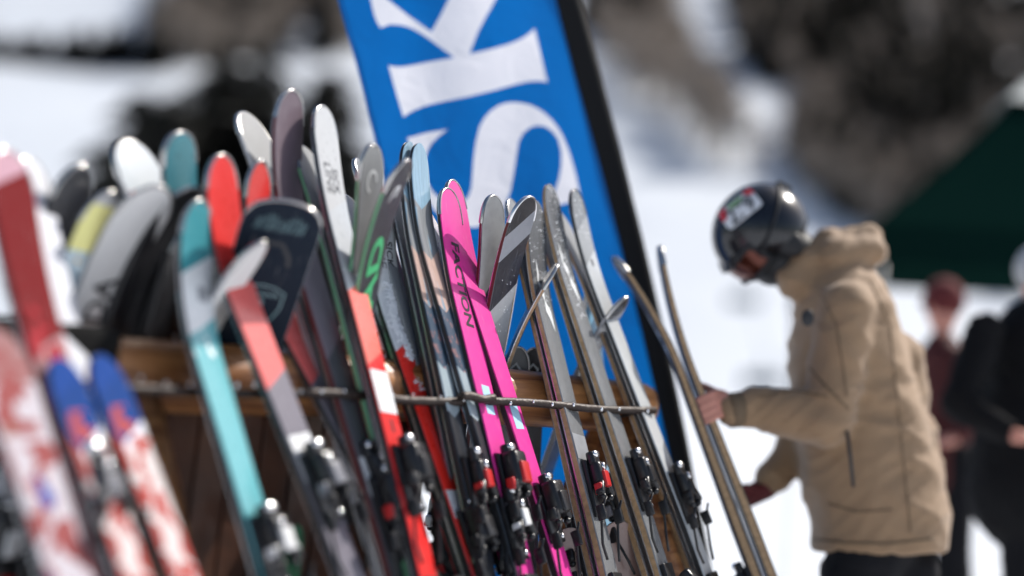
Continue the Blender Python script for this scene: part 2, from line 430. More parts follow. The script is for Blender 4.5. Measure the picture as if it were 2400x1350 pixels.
forest('hill_forest', [(330, 150), (345, -60), (870, -60), (860, 135), (750, 138), (752, 40), (690, 40), (678, 130), (640, 140)], 420, [0, 1, 0], (8, 12), 13, 'brown and dark woodland on the hill above the left snow run')
forest('flag_side_forest', [(1370, 60), (1370, -120), (1580, -120), (1585, 40), (1480, 130)], 260, [0, 1, 0], (8, 12), 14, 'grey brown woodland on the hill beside the top of the flag')

# ------------------------------------------------------------------ chairlift far up the slope
M['lift'] = pmat('blue grey painted steel', (.12, .17, .22), .5, .3)
T0 = ground_hit(1672, 300); top = Vector((T0.x, T0.y, T0.z+11))
r = empty('lift_tower', loc=T0); tag(r, 'grey chairlift tower with a cross arm on the snow slope above the helmet', 'lift tower')
b = MB(); b.cyl((0, 0, 0), (0, 0, 11), .35, .25, 10); b.build('mast', M['lift'], r)
b = MB(); b.box((0, 0, 10.6), (4.4, .4, .4)).box((0, 0, 11.2), (3, .2, .2)); b.build('cross_arm', M['lift'], r, False)
b = MB(); [b.box((sx, 0, 10.9), (.5, 2.4, .5)) for sx in (-2, 2)]; b.build('wheel_train', M['lift'], r, False)
cab = [top+Vector((2, 0, 0)), at(1745, 650, 110), at(1790, 820, 85), at(1880, 1000, 62)]
b = MB(); b.tube(cab, .04, 5); o = b.build('lift_cable', M['lift']); tag(o, 'thin steel chairlift cable running down the snow slope behind the person', 'cable')
for i, (p_, lab) in enumerate(((cab[1], 'empty chairlift chair hanging at the height of the goggles, left of the beige jacket'), (cab[2], 'lower empty chairlift chair hanging near the elbow of the beige jacket'), (cab[0].lerp(cab[1], .45), 'small far chairlift chair hanging above and left of the helmet'))):
    r = empty('lift_chair', loc=p_); tag(r, lab, 'lift chair', 'chairs on the chairlift')
    b = MB(); b.tube([(0, 0, 0), (.15, 0, -.8), (0, 0, -1.4)], .05, 6); b.build('hanger', M['lift'], r)
    b = MB(); b.box((0, -.25, -2.1), (2.2, .55, .1)); b.build('seat', M['lift'], r, False)
    b = MB(); b.box((0, .05, -1.7), (2.2, .08, .7)); b.build('backrest', M['lift'], r, False)
    b = MB(); b.tube([(-1.1, 0, -1.4), (1.1, 0, -1.4)], .05, 6).tube([(-1.1, 0, -1.4), (-1.1, -.5, -2.1)], .04, 6).tube([(1.1, 0, -1.4), (1.1, -.5, -2.1)], .04, 6); b.build('frame', M['lift'], r)

# ------------------------------------------------------------------ feather flag
FY = 4.95
M['flag_blue'] = bpy.data.materials.new('blue flag fabric')
def fabric(m, col, tr=.45, gl=.03):
    m.use_nodes = True; t = m.node_tree; t.nodes.clear()
    o = N(t, 'ShaderNodeOutputMaterial'); d = N(t, 'ShaderNodeBsdfDiffuse'); d.inputs[0].default_value = col; d.inputs[1].default_value = .3
    tl = N(t, 'ShaderNodeBsdfTranslucent'); tl.inputs[0].default_value = col
    mx = N(t, 'ShaderNodeMixShader'); mx.inputs[0].default_value = tr
    tc = N(t, 'ShaderNodeTexCoord'); nz = N(t, 'ShaderNodeTexNoise'); nz.inputs['Scale'].default_value = 7; nz.inputs['Detail'].default_value = 6; nz.inputs['Distortion'].default_value = 1.2
    t.links.new(tc.outputs['Object'], nz.inputs[0])
    b = N(t, 'ShaderNodeBump'); b.inputs['Strength'].default_value = .35; b.inputs['Distance'].default_value = .03
    t.links.new(nz.outputs[0], b.inputs['Height']); t.links.new(b.outputs[0], d.inputs['Normal'])
    t.links.new(b.outputs[0], tl.inputs['Normal'])
    g = N(t, 'ShaderNodeBsdfGlossy'); g.inputs['Roughness'].default_value = .5; g.inputs[0].default_value = (.6, .6, .6, 1); m2 = N(t, 'ShaderNodeMixShader'); m2.inputs[0].default_value = gl
    t.links.new(d.outputs[0], mx.inputs[1]); t.links.new(tl.outputs[0], mx.inputs[2])
    t.links.new(mx.outputs[0], m2.inputs[1]); t.links.new(g.outputs[0], m2.inputs[2]); t.links.new(m2.outputs[0], o.inputs[0])
fabric(M['flag_blue'], (.0, .14, .47, 1), .5)
M['hem_blue'] = pmat('dark blue hem thread', (.0, .05, .25), .8)
M['flag_white'] = bpy.data.materials.new('white flag print'); fabric(M['flag_white'], (.80, .80, .86, 1), .5)
M['flag_black'] = pmat('black flag sleeve', (.012, .012, .013), .8, spec=.15)
def flagp(px, py, off=0.):
    p = at(px, py, FY)
    # the cloth hangs from the sleeve: soft diagonal folds
    a = p.x*.95+p.z*.22
    w_ = .012*math.sin(a*9+p.z*2)+.006*math.sin(a*23-p.z*5)+.004*noise.noise((p.x*9, p.z*5, 0))
    p.y += w_-off
    return p
def lerp_tab(tab, y):
    if y <= tab[0][0]:
        (y0, x0), (y1, x1) = tab[0], tab[1]
    elif y >= tab[-1][0]:
        (y0, x0), (y1, x1) = tab[-2], tab[-1]
    else:
        for i in range(len(tab)-1):
            if tab[i][0] <= y <= tab[i+1][0]: (y0, x0), (y1, x1) = tab[i], tab[i+1]; break
    return x0+(x1-x0)*(y-y0)/(y1-y0)
LE = [(-1500, 420), (-900, 560), (-400, 690), (0, 793), (200, 848), (430, 903), (800, 985), (1100, 1062), (1500, 1165)]
SE = [(-1500, 560), (-1200, 800), (-900, 985), (-400, 1170), (0, 1303), (170, 1346), (370, 1402), (560, 1452), (790, 1508), (1020, 1561), (1350, 1632), (1600, 1680)]
SO = [(-1500, 590), (-1200, 850), (-900, 1045), (-400, 1235), (0, 1362), (170, 1409), (370, 1461), (560, 1508), (790, 1561), (1020, 1609), (1350, 1672), (1600, 1715)]
fr = empty('feather_flag', loc=at(1700, 1700, FY)*1.0); fr.location.z = 0
tag(fr, 'tall blue feather flag with big white letters and a black pole sleeve', 'flag')
base_loc = fr.location.copy()
def local(V): return [Vector(v)-base_loc for v in V]
V, Fc = [], []
ys = [-1450+k*30 for k in range(int((1600+1450)/30)+1)]
for j, y in enumerate(ys):
    xl, xr = lerp_tab(SE, y)-2, lerp_tab(SO, y); c = at((xl+xr)/2, y, FY); hw = (at(xr, y, FY)-at(xl, y, FY)).length/2
    for k in range(12):
        a = 2*math.pi*k/12; V.append(c+Vector((math.cos(a)*hw, -math.sin(a)*.022, 0)))
    if j:
        for k in range(12): Fc.append(((j-1)*12+k, (j-1)*12+(k+1) % 12, j*12+(k+1) % 12, j*12+k))
mesh('pole_sleeve', local(V), Fc, M['flag_black'], fr, True)
b = MB(); b.tube(local([at((lerp_tab(SE, y)+lerp_tab(SO, y))/2, y, FY) for y in (1500, 1600, 1700, 1780)]), .014, 10); b.build('pole', M['plastic'], fr)
b = MB(); b.box((0, 0, .02), (.5, .5, .03), bev=.008); o = b.build('base_plate', M['plastic'], fr, False)
def c2(pts): return [(750+x/2.7, y/2.7) for x, y in pts]
Sout = [(955, 326), (1004, 313), (1050, 304), (1031, 319), (1013, 337), (1003, 354), (997, 376), (996, 402), (1001, 428), (1014, 450), (1032, 467), (1052, 476), (1070, 479), (1086, 474), (1098, 461), (1105, 440), (1108, 400), (1110, 370), (1115, 333), (1124, 296), (1135, 276), (1150, 259), (1169, 246), (1185, 241), (1202, 239), (1220, 240), (1240, 244), (1258, 251), (1276, 262), (1294, 279), (1308, 297), (1320, 318), (1335, 356), (1350, 407), (1362, 466), (1320, 476), (1275, 488),
        (1290, 466), (1302, 443), (1311, 415), (1316, 385), (1316, 352), (1309, 324), (1297, 307), (1280, 295), (1262, 292), (1243, 297), (1226, 311), (1216, 331), (1210, 366), (1204, 407), (1197, 446), (1185, 480), (1167, 510), (1142, 527), (1112, 534), (1080, 530), (1048, 516), (1020, 496), (1000, 468), (985, 430), (974, 390), (965, 355)]
stem = c2([(435, 420), (470, 428), (515, 431), (560, 427), (620, 415), (700, 396), (850, 362)])
thin = c2([(850, 362), (760, 300), (690, 250), (640, 219), (590, 190), (540, 171), (490, 161), (440, 160), (385, 180), (360, 140), (340, 85), (322, 0), (290, -110), (318, -90), (370, -50), (430, 0), (560, 105), (705, 207)])
leg = c2([(705, 207), (760, 105), (810, 0), (870, -130), (900, -230), (895, -330), (1240, -410), (1225, -300), (1180, -160), (1105, 0), (1050, 95), (1000, 190), (945, 335)])
stem2 = c2([(945, 335), (1020, 318), (1100, 299), (1180, 279), (1240, 258), (1290, 235), (1330, 207), (1358, 180), (1380, 270), (1408, 390), (1440, 515), (1410, 509), (1370, 508), (1310, 515), (1240, 531), (1100, 569), (950, 606), (800, 641), (700, 667), (640, 688), (590, 710), (560, 727), (530, 748), (500, 650), (470, 545)])
Kout = stem[:-1]+thin[:-1]+leg+stem2[1:]
Iout = c2([(150, -640), (205, -650), (300, -660), (1000, -820), (1080, -850), (1130, -890), (1160, -720), (1190, -560), (1100, -590), (1000, -580), (350, -430), (260, -395), (215, -360), (180, -500)])
from mathutils.geometry import delaunay_2d_cdt
pts, rows, cols = [], 110, 30
bound = []
for j in range(rows+1):
    y = -1450+j*(1520+1450)/rows; xl, xr = lerp_tab(LE, y), lerp_tab(SE, y)
    for i in range(cols+1):
        f = i/cols; pts.append(Vector((xl+(xr-xl)*f, y+(random.uniform(-3, 3) if 0 < i < cols and 0 < j < rows else 0))))
bound = [j*(cols+1) for j in range(rows+1)]+[rows*(cols+1)+i for i in range(1, cols+1)]+[j*(cols+1)+cols for j in range(rows-1, -1, -1)]+list(range(cols-1, 0, -1))
edges = [(bound[i], bound[(i+1) % len(bound)]) for i in range(len(bound))]
LT = (Sout, Kout, Iout)
for P_ in LT:
    i0 = len(pts); n_ = len(P_)
    pts += [Vector(q_) for q_ in P_]; edges += [(i0+i, i0+(i+1) % n_) for i in range(n_)]
ov, oe, of, *_r = delaunay_2d_cdt(pts, edges, [], 0, 1e-4)
bpoly = [(pts[i].x, pts[i].y) for i in bound]
grp = {0: [], 1: [], 2: [], 3: []}
for f in of:
    cx_, cy_ = sum(ov[i].x for i in f)/len(f), sum(ov[i].y for i in f)/len(f)
    if not inpoly(cx_, cy_, bpoly): continue
    k = 0
    for q_, P_ in enumerate(LT):
        if inpoly(cx_, cy_, P_): k = q_+1
    grp[k].append(tuple(f))
W3 = [flagp(v.x, v.y)-base_loc for v in ov]
for k in range(4):
    used = sorted({i for f in grp[k] for i in f}); ix = {v: i for i, v in enumerate(used)}
    mesh('letter' if k else 'flag_cloth', [W3[i] for i in used], [tuple(ix[i] for i in f) for f in grp[k]], M['flag_white' if k else 'flag_blue'], fr, True)
hem = local([flagp(lerp_tab(LE, y)+7, y, .004) for y in range(-1440, 1521, 40)])
b = MB(); b.tube(hem, .0022, 5); b.build('hem', M['hem_blue'], fr)
# ------------------------------------------------------------------ the rack
PHI = R(47); U = Vector((math.cos(PHI), math.sin(PHI), 0)); NF = Vector((math.sin(PHI), -math.cos(PHI), 0))
P0 = at(1500, 945, 4.52)
def rack_pt(px, py, o=0.):
    d = ray(px, py); k = ((P0+NF*o-CAM).dot(NF))/d.dot(NF); return CAM+d*k
RAILZ = rack_pt(1500, 955).z
RR = .072
wood = bpy.data.materials.new('oiled log wood'); wood.use_nodes = True; t = wood.node_tree; p = t.nodes['Principled BSDF']
tc = N(t, 'ShaderNodeTexCoord'); mp = N(t, 'ShaderNodeMapping'); mp.inputs['Scale'].default_value = (2.2, 26, 26); t.links.new(tc.outputs['Object'], mp.inputs[0])
nz = N(t, 'ShaderNodeTexNoise'); nz.inputs['Scale'].default_value = 1.5; nz.inputs['Detail'].default_value = 8; nz.inputs['Distortion'].default_value = .6; t.links.new(mp.outputs[0], nz.inputs[0])
cr = N(t, 'ShaderNodeValToRGB'); e = cr.color_ramp.elements; e[0].position = .32; e[0].color = (.13, .035, .01, 1); e[1].position = .68; e[1].color = (.55, .25, .09, 1)
t.links.new(nz.outputs[0], cr.inputs[0]); t.links.new(cr.outputs[0], p.inputs['Base Color']); p.inputs['Roughness'].default_value = .42
b = N(t, 'ShaderNodeBump'); b.inputs['Strength'].default_value = .5; b.inputs['Distance'].default_value = .006; t.links.new(nz.outputs[0], b.inputs['Height']); t.links.new(b.outputs[0], p.inputs['Normal'])
M['log'] = wood; M['matte'] = pmat('rail shade black', (.01, .01, .01), .9, spec=.1)
M['plank'] = pmat('dark stained plank', (.085, .027, .009), .5, coat=.2, var=(9, .5), bump=(30, .4))
A_ = rack_pt(188, 830); sA = (A_-P0).dot(U); B_ = rack_pt(1508, 955); sB = (B_-P0).dot(U)
rack_o = P0+U*sA; rack_o.z = 0
rk = empty('ski_rack', loc=rack_o); rk.rotation_euler = (0, 0, PHI)   # local x along the rail, -y to the front
tag(rk, 'wooden log ski rack with rusty steel bars along its front', 'ski rack')
LR = sB-sA
V, Fc = [], []; ns, nc = 60, 20
for j in range(ns+1):
    x = LR*j/ns
    for k in range(nc):
        a = 2*math.pi*k/nc; r_ = RR*(1+.05*noise.noise((x*3, math.cos(a)*1.2, math.sin(a)*1.2))+.02*noise.noise((x*14, a, 0)))
        if j in (0, ns): r_ *= .9
        V.append((x, math.cos(a)*r_*.85, RAILZ+math.sin(a)*r_+.006*math.sin(x*2)))
    if j:
        for k in range(nc): Fc.append(((j-1)*nc+k, j*nc+k, j*nc+(k+1) % nc, (j-1)*nc+(k+1) % nc))
Fc.append(tuple(range(nc))); Fc.append(tuple(ns*nc+k for k in range(nc))[::-1])
mesh('rail', V, Fc, M['log'], rk, True)
for x in (.1, LR-.12):
    for s in (-1, 1):
        b = MB(); b.tube([(x, s*.02, RAILZ-.04), (x, s*.25, RAILZ*.5), (x, s*.42, 0)], [.045, .05, .055], 14); b.build('leg', M['log'], rk)
b = MB(); b.cyl((LR-.11, -.3, .3), (LR-.11, .3, .3), .03, .03, 12); b.build('brace', M['log'], rk)
b = MB(); b.cyl((LR+.001, 0, RAILZ), (LR+.004, 0, RAILZ), .045, .045, 20); b.build('end_sticker', M['ink_green'], rk)
b = MB(); b.box((-.12, 0, RAILZ+.01), (.3, .15, .15), bev=.02); b.build('rail_shade_block', M['matte'], rk)  # black box added where the rail runs on in shade
# stained boards closing the near half of the rack
s0, s1 = (rack_pt(215, 1000)-P0).dot(U)-sA, (rack_pt(1010, 1000)-P0).dot(U)-sA
n = 11
for i in range(n):
    b = MB(); x = s0+(s1-s0)*(i+.5)/n; wd = (s1-s0)/n-.006
    b.box((x, .015+random.uniform(-.003, .003), (RAILZ-.04)/2), (wd, .024, RAILZ-.06), bev=.003); b.build('plank', M['plank'], rk, False)
# rusty steel bars
RODZ = rack_pt(1300, 948, .13).z; OR = .125
def rod(x0, x1, dz=0., do=0., lift=0.):
    a, c = (rack_pt(x0, 945, OR)-P0).dot(U)-sA, (rack_pt(x1, 945, OR)-P0).dot(U)-sA
    pts = []
    for k in range(13):
        f = k/12; pts.append((a+(c-a)*f, -(OR+do), RODZ+dz+lift*(1-f)+.003*math.sin(f*7)))
    b = MB(); b.tube(pts, .0105, 10); b.build('bar', M['rust'], rk)
rod(-80, 700, -.012, 0, -.01); rod(700, 1084, -.008); rod(1062, 1140, .004, .02); rod(1130, 1534, -.002)
M['drop'] = pmat('melt water', (.9, .92, .95), .06, .9)
V, Fc = [], []; rn = random.Random(5)
for k in range(30):
    x_ = -60+k*54+rn.uniform(-8, 8); a_ = (rack_pt(x_, 945, OR)-P0).dot(U)-sA; c = Vector((a_, -(OR)-.0095, RODZ+rn.uniform(-.006, .004))); i0 = len(V); r_ = rn.uniform(.0025, .005)
    for j in range(5):
        for m_ in range(8):
            ph, aa = math.pi*j/4, 2*math.pi*m_/8; V.append(c+Vector((math.sin(ph)*math.cos(aa), math.sin(ph)*math.sin(aa), 1.3*math.cos(ph)))*r_)
    for j in range(4):
        for m_ in range(8): Fc.append((i0+j*8+m_, i0+(j+1)*8+m_, i0+(j+1)*8+(m_+1) % 8, i0+j*8+(m_+1) % 8))
o = mesh('water_drops', V, Fc, M['drop'], rk, True); o['kind'] = 'stuff'
for x in (60, 420, 720, 1110, 1500):
    a = (rack_pt(x, 945, OR)-P0).dot(U)-sA
    b = MB(); b.cyl((a, -.05, RODZ-.02), (a, -OR+.012, RODZ-.006), .006, .006, 8); b.build('bracket', M['rust'], rk)

# ------------------------------------------------------------------ skis
def solve_ski(ref, mid, tip, o, lean, face, nrm, Lc, clampr=(.0, .17), rot=18):
    C = rack_pt(ref[0], ref[1], o); th = R(lean)
    wv = (-NF*math.sin(th)+Vector((0, 0, 1))*math.cos(th)); pn = U.cross(wv).normalized()
    d = ray(*mid); Mp = CAM+d*((C-CAM).dot(pn)/d.dot(pn))
    al = (Mp-C).normalized()
    if al.z < 0: al = -al
    n0 = Vector(nrm) if nrm else Matrix.Rotation(R(rot), 3, 'Z') @ NF
    Nn = (n0-al*n0.dot(al)).normalized()
    if face < 0 and not nrm: Nn = -Nn
    T = C-al*(C.z/al.z)
    L, rs = 1.7, .05
    def f(L, rs): return proj(T+al*L+Nn*rs)
    for _ in range(30):
        x, y = f(L, rs); x1, y1 = f(L+.001, rs); x2, y2 = f(L, rs+.001)
        a, b_, c_, d_ = (x1-x)/.001, (x2-x)/.001, (y1-y)/.001, (y2-y)/.001
        ex, ey = tip[0]-x, tip[1]-y; det = a*d_-b_*c_
        dL, dr = (ex*d_-b_*ey)/det, (a*ey-c_*ex)/det
        L += dL; rs += dr
        if rs < clampr[0] or rs > clampr[1]:
            rs = min(max(rs, clampr[0]), clampr[1])
            for _ in range(5):
                x, y = f(L, rs); x1, y1 = f(L+.001, rs); L += (tip[1]-y)/((y1-y)/.001)
            break
    X = al.cross(Nn)
    Mx = Matrix(((X.x, al.x, Nn.x, T.x), (X.y, al.y, Nn.y, T.y), (X.z, al.z, Nn.z, T.z), (0, 0, 0, 1)))
    return Mx, L, rs

SKIS = []
def ski(name, label, ref, mid, tip, W=.11, o=.1, lean=21, face=1, nrm=None, top=None, side='side_black', base='base_black', guard='guard', glen=.07,
        blunt=2.3, Lc=.32, binding='plastic', group=None, cat='ski', bz=.86, marks=(), clampr=(.0, .17), waist=.74, rot=18, thk=1., edge='edge'):
    Mx, L, rs = solve_ski(ref, mid, tip, o, lean, face, nrm, Lc, clampr, rot)
    root = empty(name, M=Mx); tag(root, label, cat, group)
    ts_ = L-.095*min(1, L/1.2)
    def hw(t):
        if t > ts_:
            q = min((t-ts_)/(L-ts_), 1); return max(W/2*(1-q**(blunt+.4))**(1/2.0), .002)
        if t < .05: return W/2*.86*(1-(1-t/.05)**2*.5)
        m_ = L*.45
        f = (t-m_)/(ts_-m_) if t > m_ else (m_-t)/m_
        e_ = 1.0 if t > m_ else .88
        return W/2*(waist+(e_-waist)*f**1.9)
    def zc(t):
        z = rs*max(0, (t-(L-Lc))/Lc)**1.9
        if t < .12: z += .03*((.12-t)/.12)**2
        return z
    def th(t): return (.007+.0125*(1-abs(t-L*.45)/(L*.6)))*thk
    sts = [0, .015, .03, .05, .08, .12] + [.12+(L-Lc-.12)*k/10 for k in range(1, 11)] + [L-Lc+(Lc-.1)*k/8 for k in range(1, 9)] + [ts_+(L-ts_)*math.sin(k/12*math.pi/2) for k in range(1, 13)]
    sts = sorted(set(round(s, 5) for s in sts if 0 <= s <= L))
    def slab(pname, k0, k1, i0, i1, mat, a=0, bb=None, extra=0):
        V, Fc, uv = [], [], []
        S = [s for s in sts if a <= s <= (bb or L)]
        nc = 4
        def strip(rows):
            i0_ = len(V); n_ = len(rows[0])
            for r_ in rows:
                for (x, t_, z) in r_: V.append((x, t_, z)); uv.append((x, L-t_))
            for j in range(len(rows)-1):
                for k in range(n_-1):
                    q = i0_+j*n_+k; Fc.append((q, q+1, q+n_+1, q+n_))
        def row(s, k, ins, sgn=1):
            h = max(hw(s)+extra-ins, .0006); z = zc(s)+th(s)*k
            return [(sgn*h*(2*q/nc-1), s, z+(.0006*(1-(2*q/nc-1)**2) if k > .5 else 0)) for q in range(nc+1)]
        strip([row(s, k1, i1) for s in S]); strip([row(s, k0, i0, -1) for s in S])
        for sg in (1, -1):
            rows = []
            for s in S:
                h0, h1 = max(hw(s)+extra-i0, .0006), max(hw(s)+extra-i1, .0006); z = zc(s)
                A, B = (sg*h0, s, z+th(s)*k0), (sg*h1, s, z+th(s)*k1); rows.append([B, A] if sg > 0 else [A, B])
            strip(rows)
        return mesh(pname, V, Fc, mat, root, True, uv)
    slab('base', -.06, .1, .0022, .0022, M[base] if isinstance(base, str) else base)
    slab('metal_edge', 0, .17, 0, 0, M[edge])
    slab('core', .17, .84, .0006, .0012, M[side])
    slab('topsheet', .84, 1.0, .0015, .003, top)
    if guard:
        V, Fc = [], []; g0 = L-glen
        S = [g0+glen*math.sin(k/14*math.pi/2) for k in range(15)]
        path = [(-hw(s), s) for s in S]+[(0, L+.0008)]+[(hw(s), s) for s in S[::-1]]
        for i, (x, s) in enumerate(path):
            x0, s0_ = path[max(i-1, 0)]; x1, s1_ = path[min(i+1, len(path)-1)]
            tx, ty = x1-x0, s1_-s0_; l_ = math.hypot(tx, ty) or 1; nx, ny = -ty/l_, tx/l_
            s_ = min(s, L); z0, z1 = zc(s_)-.001, zc(s_)+th(s_)*1.0+.0012
            for k in range(8):
                a_ = 2*math.pi*k/8; V.append((x+nx*(-.0022+.0036*math.cos(a_)), s+ny*(-.0022+.0036*math.cos(a_)), (z0+z1)/2+(z1-z0)*.56*math.sin(a_)))
            if i:
                for k in range(8): Fc.append(((i-1)*8+k, (i-1)*8+(k+1) % 8, i*8+(k+1) % 8, i*8+k))
        mesh('tip_guard', V, Fc, M[guard], root, True)
    S_ = dict(root=root, L=L, hw=hw, zc=zc, th=th, W=W, Mx=Mx)
    if binding:
        tb = bz/Mx[2][1]; binding_parts(S_, tb, M[binding])
    for mk in marks: mk(S_)
    SKIS.append(S_); return S_

def binding_parts(S, tb, mat):
    tb += random.uniform(-.15, .05)
    L, root = S['L'], S['root']; sc = random.uniform(.9, 1.18); acc = M[random.choice(['plastic_grey', 'plastic_white', 'plastic_red', 'plastic', 'plastic', 'plastic_grey'])]
    if tb > L-.25: tb = L*.52
    z = S['zc'](tb)+S['th'](tb); rr = root
    b = MB()
    b.box((0, tb-.02, z+.006), (.062, .15, .012), bev=.003)
    b.box((0, tb+.01, z+.026*sc), (.05*sc, .075*sc, .034*sc), bev=.012)
    b.box((0, tb+.055, z+.021), (.042, .04, .022), bev=.008)
    for s in (-1, 1):
        b.box((s*.027, tb-.028, z+.032), (.018, .04, .022), rot=Matrix.Rotation(s*.5, 3, 'Z'), bev=.006)
        b.ball((s*.024, tb-.05, z+.032), .009)
    o = b.build('toe_binding', mat, rr)
    MB().box((0, tb-.004, z+.043*sc), (.032*sc, .045*sc, .012), bev=.004).build('toe_cap', acc, o)
    for s in (-1, 1): MB().box((s*.034*sc, tb-.03, z+.03), (.012, .03, .02), bev=.004).build('toe_wing', acc, o)
    MB().cyl((0, tb+.03, z+.04), (0, tb+.03, z+.047), .011, .009, 14).build('screw', M['chrome'], o)
    MB().ball((0, tb+.066, z+.03), .014, (1.3, .8, .6)).build('indicator_window', M['chrome'], o)
    for s in (-1, 1): MB().ball((s*.02, tb-.08, z+.012), .007, (1, 1, .6), u=10, v=6).build('screw', M['chrome'], o)
    hb = tb-.33
    if hb > .1:
        z = S['zc'](hb)+S['th'](hb); b = MB()
        b.box((0, hb-.01, z+.007), (.062, .2, .014), bev=.003)
        b.box((0, hb, z+.035), (.048, .07, .05), bev=.012)
        b.box((0, hb+.035, z+.055), (.04, .04, .03), rot=Matrix.Rotation(-.4, 3, 'X'), bev=.01)
        o = b.build('heel_binding', mat, rr)
        b = MB(); b.box((0, hb-.055, z+.062), (.034, .085, .01), rot=Matrix.Rotation(.5, 3, 'X'), bev=.004); b.build('release_lever', M['plastic_grey'], o)
    b = MB()
    for s in (-1, 1):
        b.tube([(s*.04, hb+.12, z+.012), (s*.052, hb+.16, z+.014), (s*.056, hb+.24, z+.03), (s*.05, hb+.27, z+.05)], .0035, 7)
        b.box((s*.056, hb+.235, z+.03), (.012, .04, .022), bev=.004)
    b.build('brake', M['plastic'], rr)

def mk_text(s, size, v, x=0, mat='ink_black', up=False, bold=.0, shear=0., name='lettering', sx=1.):
    def f(S):
        V, Fc = text_mesh(s, 1.0, bold, shear=shear, sx=sx)
        out = []
        for p_ in V:
            a, c = p_.x*size, p_.y*size
            t_, xx = (S['L']-v-a, x+c) if not up else (S['L']-v+a, x-c)
            out.append((xx, t_, S['zc'](t_)+S['th'](t_)+.0012))
        mesh(name, out, Fc, M[mat], S['root'])
    return f
def mk_patch(v, h, x, wd, mat, name='sticker', skew=0., full=False):
    def f(S):
        V, Fc = [], []
        n_ = 6
        for j in range(n_+1):
            t_ = S['L']-v-h*j/n_; w_ = (S['hw'](t_)-.004) if full else wd/2
            z = S['zc'](t_)+S['th'](t_)+.0010
            V += [(x-w_, t_+skew*w_, z), (x+w_, t_-skew*w_, z)]
            if j: Fc.append((2*j-2, 2*j-1, 2*j+1, 2*j))
        mesh(name, V, Fc, M[mat] if isinstance(mat, str) else mat, S['root'])
    return f
def mk_poly(P, v, mat, name='emblem', sc=1., x=0.):     # P: (x right, y toward tip) in metres
    def f(S):
        tri = tessellate_polygon([[Vector((a*sc, b_*sc, 0)) for a, b_ in P]])
        V = []
        for a, b_ in P:
            t_ = S['L']-v+b_*sc; V.append((x+a*sc, t_, S['zc'](t_)+S['th'](t_)+.0013))
        mesh(name, V, [tuple(q) for q in tri], M[mat], S['root'])
    return f
def mk_line(P, wd, v, mat, name='emblem', closed=False, x=0.):
    def f(S):
        V, Fc = [], []; n_ = len(P); rng = range(n_)
        for i in rng:
            a = P[(i-1) % n_] if closed else P[max(i-1, 0)]; c = P[(i+1) % n_] if closed else P[min(i+1, n_-1)]
            tx, ty = c[0]-a[0], c[1]-a[1]; l_ = math.hypot(tx, ty) or 1; nx, ny = -ty/l_*wd/2, tx/l_*wd/2
            for s in (1, -1):
                t_ = S['L']-v+P[i][1]+s*ny; V.append((x+P[i][0]+s*nx, t_, S['zc'](t_)+S['th'](t_)+.0013))
        for i in range(n_ if closed else n_-1):
            j = (i+1) % n_; Fc.append((2*i, 2*i+1, 2*j+1, 2*j))
        mesh(name, V, Fc, M[mat], S['root'])
    return f
def mk_snow(v0, v1, x, wd, n_=260, r=.004, seed=1, name='snow_crumbs'):
    def f(S):
        rn = random.Random(seed); V, Fc = [], []
        for _ in range(n_):
            q = rn.random(); t_ = S['L']-(v0+(v1-v0)*q); xx = x+.25*wd*math.sin(q*9)+rn.gauss(0, wd/3.2)
            if abs(xx) > S['hw'](t_)-.003: continue
            rr_ = r*rn.uniform(.35, 1.3); z = S['zc'](t_)+S['th'](t_)+rr_*.3; i = len(V)
            for (a, b_, c_) in ((1, 0, 0), (-.9, .3, 0), (.1, 1, 0), (0, -1, .1), (.1, .1, .9), (0, 0, -.6)):
                V.append((xx+a*rr_*rn.uniform(.7, 1.3), t_+b_*rr_*rn.uniform(.7, 1.4), z+c_*rr_))
            for q_ in ((0, 2, 4), (2, 1, 4), (1, 3, 4), (3, 0, 4)): Fc.append(tuple(i+k for k in q_))
        o = mesh(name, V, Fc, M['snow_clump'], S['root'], True); o['kind'] = 'stuff'
    return f

# printed sheets
coral, grey_m = rgb(238, 92, 90), rgb(112, 104, 116)
T = {}
T['teal'] = topmat('teal sheet', [(.12, (.05, .27, .31, 1)), (.25, (.75, .77, .78, 1)), (.72, (.13, .42, .46, 1)), (1.1, (.06, .33, .36, 1)), (2, (.02, .05, .06, 1))], slant=.5, pattern=[((.9, .9, .9, 1), 45, .62, .22, .33, .6)])
T['teal2'] = topmat('deep teal sheet', [(2, (.035, .2, .25, 1))], pattern=[((.01, .07, .1, 1), 40, .6, .0, .06, 1)])
T['redgrey'] = topmat('coral and mauve grey sheet', [(.22, (.72, .035, .03, 1)), (.475, (.75, .14, .13, 1)), (2, (.17, .155, .185, 1))], slant=.5, coat=.4)
T['mauve'] = topmat('mauve grey sheet', [(.36, (.145, .105, .13, 1)), (.6, (.16, .14, .17, 1)), (2, (.07, .072, .085, 1))], slant=.8, rough=.45, coat=.2)
T['line'] = topmat('white and coral sheet', [(.25, (.5, .51, .52, 1)), (.44, (.5, .53, .56, 1)), (.62, (.85, .17, .13, 1)), (2, (.72, .02, .018, 1))], slant=.55, coat=.5)
T['line2'] = topmat('white and scarlet sheet', [(.22, (.66, .68, .7, 1)), (.37, (.6, .63, .68, 1)), (.9, (.8, .03, .02, 1)), (2, (.6, .02, .02, 1))], slant=.55, coat=.5)
T['headcarb'] = topmat('graphite sheet', [(2, (.045, .045, .05, 1))], weave=.45, rough=.35)
